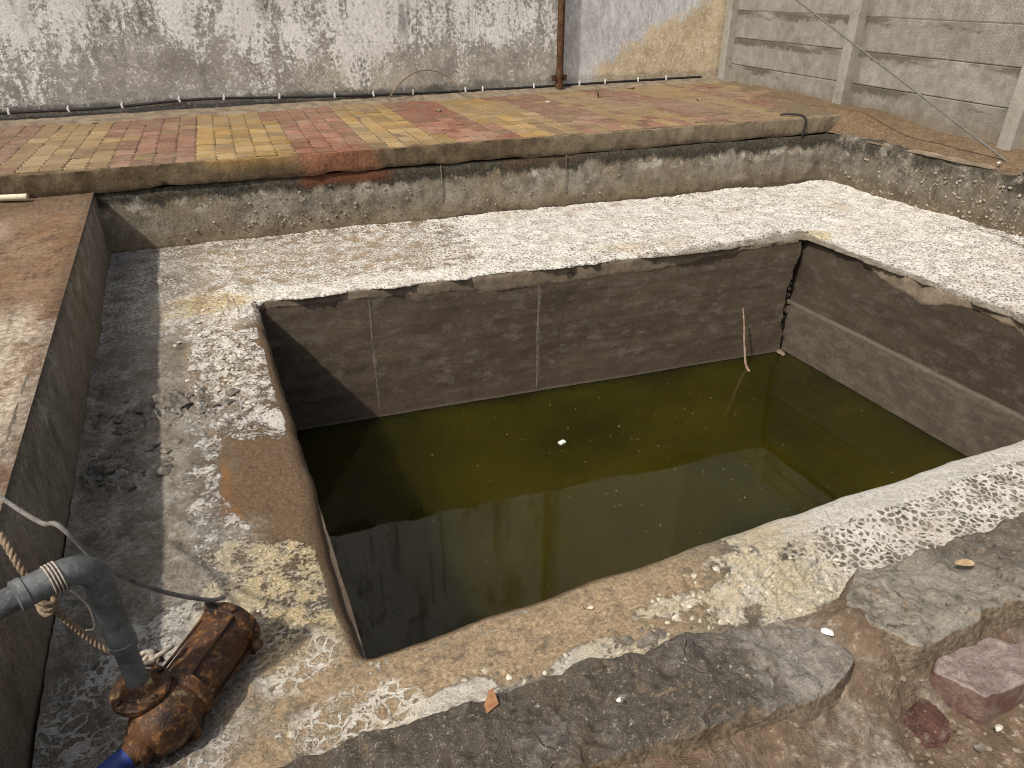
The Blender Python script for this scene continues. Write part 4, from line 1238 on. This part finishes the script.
# discharge: neck, round flange under the pipe
LEG = Vector((-.391, 1.481, 0))
nb0 = Vector((LEG.x + .03, LEG.y - .005, .10))
tb = tube('discharge_neck', smooth_path([(-.325, 1.455, .10), (LEG.x + .02, LEG.y - .004, .128), (LEG.x, LEG.y, .165)], 5), [.05, .049, .047, .045, .043, .041, .040, .040, .040, .042, .044], M_RUST, None, 18); child(tb, PU)
FLANGE = lathe_exact('discharge_flange', [(0, .050), (.003, .071), (.020, .073), (.026, .068), (.027, .050), (.036, .044), (.05, .036), (.05, .0)], M_RUST, 26, PU, Vector((LEG.x, LEG.y, .158)), Vector((0, 0, 1)), Vector((1, 0, 0)), Vector((0, 1, 0)), .02)
for k in range(4):
    a = k * math.pi / 2 + .6
    V, F = lump_geo((LEG.x + .06 * math.cos(a), LEG.y + .06 * math.sin(a), .188), .0095, 720 + k, 1, .2, (1, 1, .8))
    b_ = link('bolt', mesh('bolt', V, F, False), M_RUST_DARK); b_.parent = FLANGE
# suction stub, feet, lifting bail, cable strap
sd = Vector((-.88, -.50, -.12)).normalized()
tb = tube('suction_stub', [ax0 + au * .06, ax0 + sd * .028, ax0 + sd * .032, ax0 + sd * .046, ax0 + sd * .047, ax0 + sd * .06], [.045, .040, .044, .044, .034, .033], M_RUST, None, 20); child(tb, PU)
for s, b in ((.07, -.082), (Lp - .02, -.084)):
    V, F = box_geo(pl(s, .052, b + .035), (.03, .05, .055), Matrix.Rotation(math.atan2(au.y, au.x), 3, 'Z'), .006)
    child(link('foot', mesh('foot', V, F, False), M_RUST_DARK), PU)
V, F = lump_geo(pl(Lp - .035, .096, -.02), .017, 733, 2, .25, (1, 1, 1)); child(link('lug', mesh('lug', V, F, False), M_RUST_DARK), PU)
tb = tube('bail', smooth_path([pl(.125, -.055, .066), pl(.10, -.075, .085), pl(.135, -.095, .10), pl(.175, -.088, .09), pl(.165, -.065, .07)], 6), .0055, M_RUST_DARK, None, 8); child(tb, PU)
tb = tube('cable_gland', [pl(Lp - .02, -.03, .075), pl(Lp - .02, -.05, .105)], [.016, .010], M_BLACK, None, 10); child(tb, PU)

# ---- grey PVC riser with elbow
PV = empty('pvc_pipe', 'grey plastic pipe bending over the left trough wall down to the pump', 'pipe', (LEG.x, LEG.y, .2))
EZ = .618
dh = Vector((-.175, -.085, .004)).normalized()
tb = tube('riser', [(LEG.x, LEG.y, .185), (LEG.x, LEG.y, .40)], .026, M_PVC, None, 24); child(tb, PV)
V, F = tube_geo([(LEG.x, LEG.y, z) for z in (.335, .338, .356, .358, .50, .52)], [.027, .0325, .034, .0315, .031, .030], 24); tb = link('coupling', finish(mesh('coupling', V, F), 35), M_PVC); child(tb, PV)
ctr = Vector((LEG.x, LEG.y, EZ))
arc = [ctr + Vector((0, 0, -.13)), ctr + Vector((0, 0, -.075))]
rb = .062
for k in range(0, 9):
    th = k / 8 * math.pi / 2
    arc.append(ctr + Vector((0, 0, -rb)) + dh * rb * (1 - math.cos(th)) + Vector((0, 0, 1)) * rb * math.sin(th))
arc += [ctr + dh * .10, ctr + dh * .135]
rad = [.032, .0325] + [.0325] * 9 + [.033, .033]
tb = tube('elbow', arc, rad, M_PVC, None, 24); child(tb, PV)
tb = tube('socket_rim', [ctr + dh * .128, ctr + dh * .132, ctr + dh * .15, ctr + dh * .153], [.032, .0365, .0365, .031], M_PVC, None, 24); child(tb, PV)
tb = tube('pipe_run', [ctr + dh * .09, ctr + dh * 1.3], .0285, M_PVC, None, 24); child(tb, PV)

# ---- blue hose on the suction side
h0 = ax0 + sd * .048
tag(tube('hose', smooth_path([h0, h0 + sd * .10, h0 + sd * .15 + Vector((-.0, -.03, -.012)), (-.59, 1.20, .035), (-.625, 1.0, .033)], 6), .030, M_BLUE, None, 18), 'blue plastic hose running from the pump towards the near wall', 'hose')

# ---- ropes and cables round the pump
def twist_rope(name, path, r, mat, label, cat, parent=None, strands=3, pitch=.045, n=14):
    P_ = smooth_path(path, n)
    # arc length
    parts = []
    acc = 0.0; ph = [0.0]
    for a, b in zip(P_, P_[1:]): acc += (b - a).length; ph.append(acc)
    up = Vector((.3, .2, 1)).normalized()
    for s in range(strands):
        q = []
        for i, p in enumerate(P_):
            t = (P_[min(i + 1, len(P_) - 1)] - P_[max(i - 1, 0)]).normalized()
            e1 = t.cross(up).normalized(); e2 = t.cross(e1)
            a = ph[i] / pitch * 2 * math.pi + s * 2 * math.pi / strands
            q.append(p + (e1 * math.cos(a) + e2 * math.sin(a)) * r * .5)
        parts.append(tube_geo(q, r * .58, 6))
    V, F = join_geo(parts)
    o = link(name, mesh(name, V, F), mat, parent)
    if label: tag(o, label, cat)
    return o
rope = twist_rope('rope', [(-.66, 1.80, .66), (-.591, 1.658, .62), (-.559, 1.597, .55), (-.539, 1.59, .45), (-.507, 1.605, .32), (-.466, 1.60, .235), (-.40, 1.575, .20), (-.345, 1.545, .185)], .0085, M_ROPE, 'brown twisted rope knotted below the grey elbow and tied to the pump', 'rope', n=24)
parts = []
for k in range(3):
    c = Vector((-.537, 1.590, .455)) + Vector((0, 0, -.014 * k))
    parts.append(tube_geo([c + Vector((.018 * math.cos(a), .018 * math.sin(a), .01 * math.sin(a * 2 + k))) for a in np.linspace(0, 6.2, 14)], .0075, 6))
V, F = join_geo(parts); link('knot', mesh('knot', V, F), M_ROPE, rope)
parts = []
kc = pl(.125, -.085, .105)
for k in range(4):
    a0 = k * 1.3
    parts.append(tube_geo([kc + Vector((.026 * math.cos(a), .016 * math.sin(a + k), .012 * math.sin(a * 2 + a0) + .004 * k)) for a in np.linspace(a0, a0 + 5.6, 14)], .0068, 6))
parts.append(tube_geo(smooth_path([kc + Vector((.02, .0, .005)), kc + Vector((.055, .01, .01)), kc + Vector((.07, .03, .0)), kc + Vector((.05, .035, -.004))], 5), .0065, 6))
V, F = join_geo(parts); link('knot', mesh('knot', V, F), M_ROPE_PALE, rope)
# lashing round the elbow
parts = []
for k in range(4):
    c = ctr + dh * (.065 + .007 * k); e1 = dh.cross(Vector((0, 0, 1))).normalized()
    parts.append(tube_geo([c + (e1 * math.cos(a) + Vector((0, 0, 1)) * math.sin(a)) * .0345 for a in np.linspace(0, 2 * math.pi, 20)], .0022, 5))
parts.append(tube_geo(smooth_path([ctr + dh * .07 + Vector((.02, -.02, -.03)), ctr + Vector((-.025, -.045, -.09)), ctr + Vector((-.03, -.04, -.16)), ctr + Vector((-.06, .0, -.2))], 6), .0025, 5))
V, F = join_geo(parts); tag(link('cord_lashing', mesh('cord_lashing', V, F), M_ROPE_PALE), 'thin pale cord wound round the grey pipe elbow', 'cord')
tag(tube('power_cable', smooth_path([(-.80, 2.10, .64), (-.627, 1.857, .60), (-.518, 1.70, .60), (-.455, 1.60, .645), (-.40, 1.60, .50), (-.316, 1.656, .33), (-.21, 1.69, .215), (-.165, 1.70, .20)], 8), .0062, M_GREYCABLE, None, 8), 'thin grey power cable draped over the elbow to the pump end', 'cable')

# ---- black cable along the foot of the rear wall with white clips
ck = [(-4.0, .74), (-1.532, .734), (-.715, .726), (.194, .756), (1.186, .722), (2.294, .692), (3.539, .682), (4.304, .680), (5.554, .683), (6.535, .680)]
cp = smooth_path([(x_, float(rear_y(x_)) - .022, z_) for x_, z_ in ck], 12)
cab = tag(tube('wall_cable', cp, .013, M_BLACK, None, 8), 'black cable clipped along the foot of the peeling rear wall', 'cable')
for x_ in (-1.46, -.98, -.52, .0, .42, .97, 1.55, 1.98, 2.44, 3.08, 3.30, 3.98, 4.62, 5.0, 5.5, 5.95):
    i = min(range(len(cp)), key=lambda q: abs(cp[q].x - x_)); c = cp[i]
    V1 = box_geo((x_, c.y - .012, c.z + .006), (.020, .012, .040), Matrix.Rotation(random.uniform(-.3, .3), 3, 'Y'), .003)
    V2 = box_geo((x_ + .004, c.y - .001, c.z + .030), (.012, .02, .022), None, .003)
    V, F = join_geo([V1, V2])
    link('clip', mesh('clip', V, F, False), M_WHITE, cab)

# ---- rusty downpipe on the rear wall
dp = empty('downpipe', 'rusty brown iron pipe standing against the rear wall', 'pipe', (4.315, 8.34, .66))
tb = tube('pipe_shaft', [(4.312, 8.335, .655), (4.305, 8.335, 7.0)], .043, M_RUST_DARK, None, 16); child(tb, dp)
for z in (.79, 2.6, 4.6):
    V, F = join_geo([box_geo((4.312, 8.345, z), (.20, .05, .035), None, .006), box_geo((4.245, 8.335, z - .02), (.045, .05, .06), None, .008), box_geo((4.378, 8.335, z - .02), (.045, .05, .06), None, .008)])
    child(link('pipe_clamp', mesh('pipe_clamp', V, F, False), M_RUST_DARK), dp)
tb = tube('collar', [(4.312, 8.335, .652), (4.312, 8.335, .70)], .055, M_RUST_DARK, None, 16); child(tb, dp)

# ---- black cable end hanging over the kerb
yk = float(edge_y(5.36))
tag(tube('cable_end', smooth_path([(5.40, yk + .10, .645), (5.46, yk + .05, .652), (5.56, yk - .015, .645), (5.60, yk - .05, .60), (5.59, yk - .055, .48), (5.585, yk - .04, .36), (5.56, yk - .035, .27)], 6), .0105, M_BLACK, None, 8), 'short black cable hooked over the paving edge and hanging down', 'cable')

# ---- wire stay on the right
WTOP = (4.78, 8.40, 3.05)
tag(tube('stay_wire', smooth_path([(5.80, 3.36, .47), (5.93, 3.54, .492), (6.139, 3.834, .50), WTOP], 10), .0085, M_GREYCABLE, None, 6), 'taut thin wire slanting across the precast wall to the ground', 'wire')
V, F = lump_geo((6.02, 3.80, .495), .018, 801, 1, .2, (1.3, .8, .5)); tag(link('paper_scrap', mesh('paper_scrap', V, F, False), M_WHITE), 'small white scrap on the earth beside the stay wire', 'scrap')

# ---- white pipe end lying on the left slab
V, F = tube_geo([(-2.1, 6.02, .485), (-1.09, 5.80, .487), (-1.085, 5.799, .487)], [.022, .022, .016], 14)
tag(link('white_pipe', finish(mesh('white_pipe', V, F)), M_CREAM), 'cream plastic pipe end lying on the slab against the kerb', 'pipe')

# ---- reed in the water
tag(tube('reed', smooth_path([(3.845, 3.60, -1.10), (3.861, 3.915, -1.015), (3.845, 3.98, -.85), (3.825, 4.02, -.62), (3.816, 4.05, -.504)], 6), [.012 - .0003 * k for k in range(25)], M_REED, None, 8), 'reddish bare stick leaning out of the water by the back wall', 'stick')

# ---- things afloat
V, F = box_geo((1.961, 3.586, WATER_Z + .004), (.05, .035, .016), Matrix.Rotation(.3, 3, 'Z'), .004)
tag(link('foam_chip', mesh('foam_chip', V, F, False), M_WHITE), 'small white chip floating alone in the middle of the green water', 'chip')
parts = []
for k in range(210):
    u, v = random.random(), random.random()
    x_ = .3 + 4.0 * u; y_ = 1.6 + (2.75 - .4 * u) * v ** .8
    if random.random() < .45:
        x_ = random.choice((2.3, 2.55, 3.1, 1.6, 2.9)) + random.gauss(0, .22); y_ = random.choice((3.3, 2.9, 3.6, 2.5)) + random.gauss(0, .2)
        if not (.3 < x_ < 4.3 and 1.6 < y_ < 4.0): continue
    parts.append(lump_geo((x_, y_, WATER_Z + .001), random.choice((.0018, .002, .0025, .0038)), 1000 + k, 1, .3, (1, 1, .5)))
V, F = join_geo(parts)
tag(link('floating_specks', mesh('floating_specks', V, F, False), M_CRUST), kind='stuff')

# ---- crust lumps: crumbled salt on the front strip and along the left rim
parts = []
def scatter(nr, cx, cy, sx, sy, r0, r1, seed, z=0.0):
    for k in range(nr):
        px, py = random.gauss(cx, sx), random.gauss(cy, sy)
        if (px > .10 and py > 1.40) or py < .97: continue
        parts.append(lump_geo((px, py, z + random.uniform(-.004, .006)), random.uniform(r0, r1), seed + k, 1, .5, (1.2, 1, .55)))
scatter(200, 1.42, 1.22, .24, .10, .003, .009, 2000, .006)
scatter(16, 1.34, 1.24, .18, .08, .010, .020, 2050, .002)
scatter(90, -.05, 3.8, .09, .42, .005, .016, 2300, .004)
scatter(70, .38, 1.17, .20, .06, .005, .014, 2500)
scatter(30, .02, 1.83, .16, .14, .002, .006, 2600)
V, F = join_geo(parts)
tag(link('crust_crumbs', mesh('crust_crumbs', V, F, False), M_CRUST), kind='stuff')
parts = []
scatter(60, -.40, 3.25, .16, .10, .012, .035, 2700)
scatter(50, -.55, 2.86, .10, .08, .012, .034, 2800)
scatter(26, .55, 1.21, .07, .03, .006, .017, 2900)
scatter(16, 1.05, 1.2, .07, .03, .006, .02, 2950)
V, F = join_geo(parts)
tag(link('dark_rubble', mesh('dark_rubble', V, F, False), M_DARKRUB), kind='stuff')
def rubble(c, r, sd, label, mat=M_DARKRUB, sq=(1.3, .8, .6)):
    V, F = lump_geo(c, r, sd, 3, .35, sq, 1.6, True)
    return tag(link('rubble_lump', mesh('rubble_lump', V, F, False), mat), label, 'rubble')
rubble((-.315, 3.29, .02), .075, 3001, 'larger dark mortar lump lying mid way along the left trough')
rubble((-.56, 2.85, .015), .06, 3002, 'dark broken mortar lump against the foot of the left wall')

parts = []
for k in range(420):
    px, py = random.uniform(.3, 1.75), random.uniform(.30, .66)
    if random.random() < .35: px, py = random.gauss(1.28, .12), random.gauss(.52, .08)
    z = float(z_yard(np.array([px]), np.array([py]))[0])
    parts.append(lump_geo((px, py, z + .001), random.choice((.002, .002, .003, .004, .007)) * random.uniform(.7, 1.2), 4000 + k, 1, .4, (1.2, 1, .6)))
V, F = join_geo(parts)
tag(link('yard_gravel', mesh('yard_gravel', V, F, False), M_GRAVEL), kind='stuff')

# ---- small litter
def shard(name, c, pts, th, mat, label, cat, tilt=(0, 0), rz=0):
    bm = bmesh.new()
    vs = [bm.verts.new((x_, y_, 0)) for x_, y_ in pts]
    f = bm.faces.new(vs)
    r_ = bmesh.ops.extrude_face_region(bm, geom=[f])
    bmesh.ops.translate(bm, vec=(0, 0, th), verts=[v for v in r_['geom'] if isinstance(v, bmesh.types.BMVert)])
    bmesh.ops.recalc_face_normals(bm, faces=bm.faces)
    me = bpy.data.meshes.new(name); bm.to_mesh(me); bm.free()
    o = link(name, me, mat); o.location = c; o.rotation_euler = (tilt[0], tilt[1], rz)
    return tag(o, label, cat)
leafp = [(.0 + .026 * math.cos(a), .010 * math.sin(a) * (1 + .3 * math.cos(a))) for a in np.linspace(0, 2 * math.pi, 14)[:-1]]
shard('dry_leaf', (1.576, .754, .486), leafp, .0025, M_LEAF, 'pale brown dry leaf lying on the pale grey coping block', 'leaf', (.1, .05), -.35)
shard('clay_shard', (.352, .915, .418), [(-.024, -.008), (.006, -.018), (.026, .010), (.016, .015), (-.014, .006)], .008, M_SHARD, 'orange clay shard on the far edge of the dark coping block', 'shard', (.25, -.2), .6)
def pebble(c, r, sd, label, mat=M_CRUST, cat='pebble'):
    V, F = lump_geo(c, r, sd, 2, .3, (1.2, .9, .6), 1.6, True)
    tag(link('pebble', mesh('pebble', V, F, False), mat), label, cat)
pebble((1.143, .760, .432), .012, 3101, 'white pebble on the right end of the dark coping block', M_WHITE)
pebble((1.36, .46, .345), .010, 3102, 'pale pebble on the earth below the purplish brick', M_CRUST)
pebble((1.29, .45, .335), .012, 3103, 'grey brown pebble in front of the sunken red brick', M_DARKRUB)
pebble((.60, .80, .433), .006, 3104, 'tiny white pebble on the dark coping block', M_WHITE)
tag(tube('twig', smooth_path([(2.10, 8.16, .66), (2.35, 8.26, .86), (2.62, 8.30, .93), (2.85, 8.27, .85), (2.98, 8.20, .70)], 6), .007, M_TWIG, None, 6), 'thin bent twig arching against the foot of the rear wall', 'twig')
tag(tube('twig', [(-1.18, 3.42, .474), (-1.10, 3.41, .478), (-1.03, 3.42, .474)], .008, M_TWIG, None, 6), 'short dark twig lying on the pale patch of the left slab', 'twig')
wd = empty('weed', 'tiny dry weed sprouting from the paving near the downpipe', 'plant', (4.42, 7.55, .63))
for k in range(9):
    a = random.uniform(0, 6.28); l = random.uniform(.08, .17); t_ = random.uniform(.1, .45)
    p0 = Vector((4.42 + random.uniform(-.02, .02), 7.55, .625)); d = Vector((math.cos(a) * t_, math.sin(a) * t_, 1)).normalized()
    tb = tube('stem', [p0, p0 + d * l * .6, p0 + d * l + Vector((math.cos(a), math.sin(a), 0)) * .02], [.004, .003, .001], M_WEED, None, 5); child(tb, wd)
lit = [(2.42, 7.35, 'brown clod on the yellow paving stripe', M_TWIG, .05), (5.35, 6.9, 'dark stone on the faded paving near the corner', M_TWIG, .045), (5.9, 8.05, 'brown stone near the corner post', M_TWIG, .04), (5.2, 8.1, 'dark brown chip near the foot of the tan wall patch', M_TWIG, .045), (6.15, 7.75, 'reddish chip beside the precast wall foot', M_SHARD, .04), (3.72, 7.45, 'pale chip on the dull red stripe near the downpipe', M_CRUST, .03), (4.42, 5.72, 'small bright yellow chip on the paving kerb', P_YEL, .02)]
for k, (x_, y_, lb, mt, r) in enumerate(lit):
    V, F = lump_geo((x_, y_, .637), r, 3200 + k, 1, .3, (1.3, .8, .5), 1.6, True)
    tag(link('stone_chip', mesh('stone_chip', V, F, False), mt), lb, 'debris')
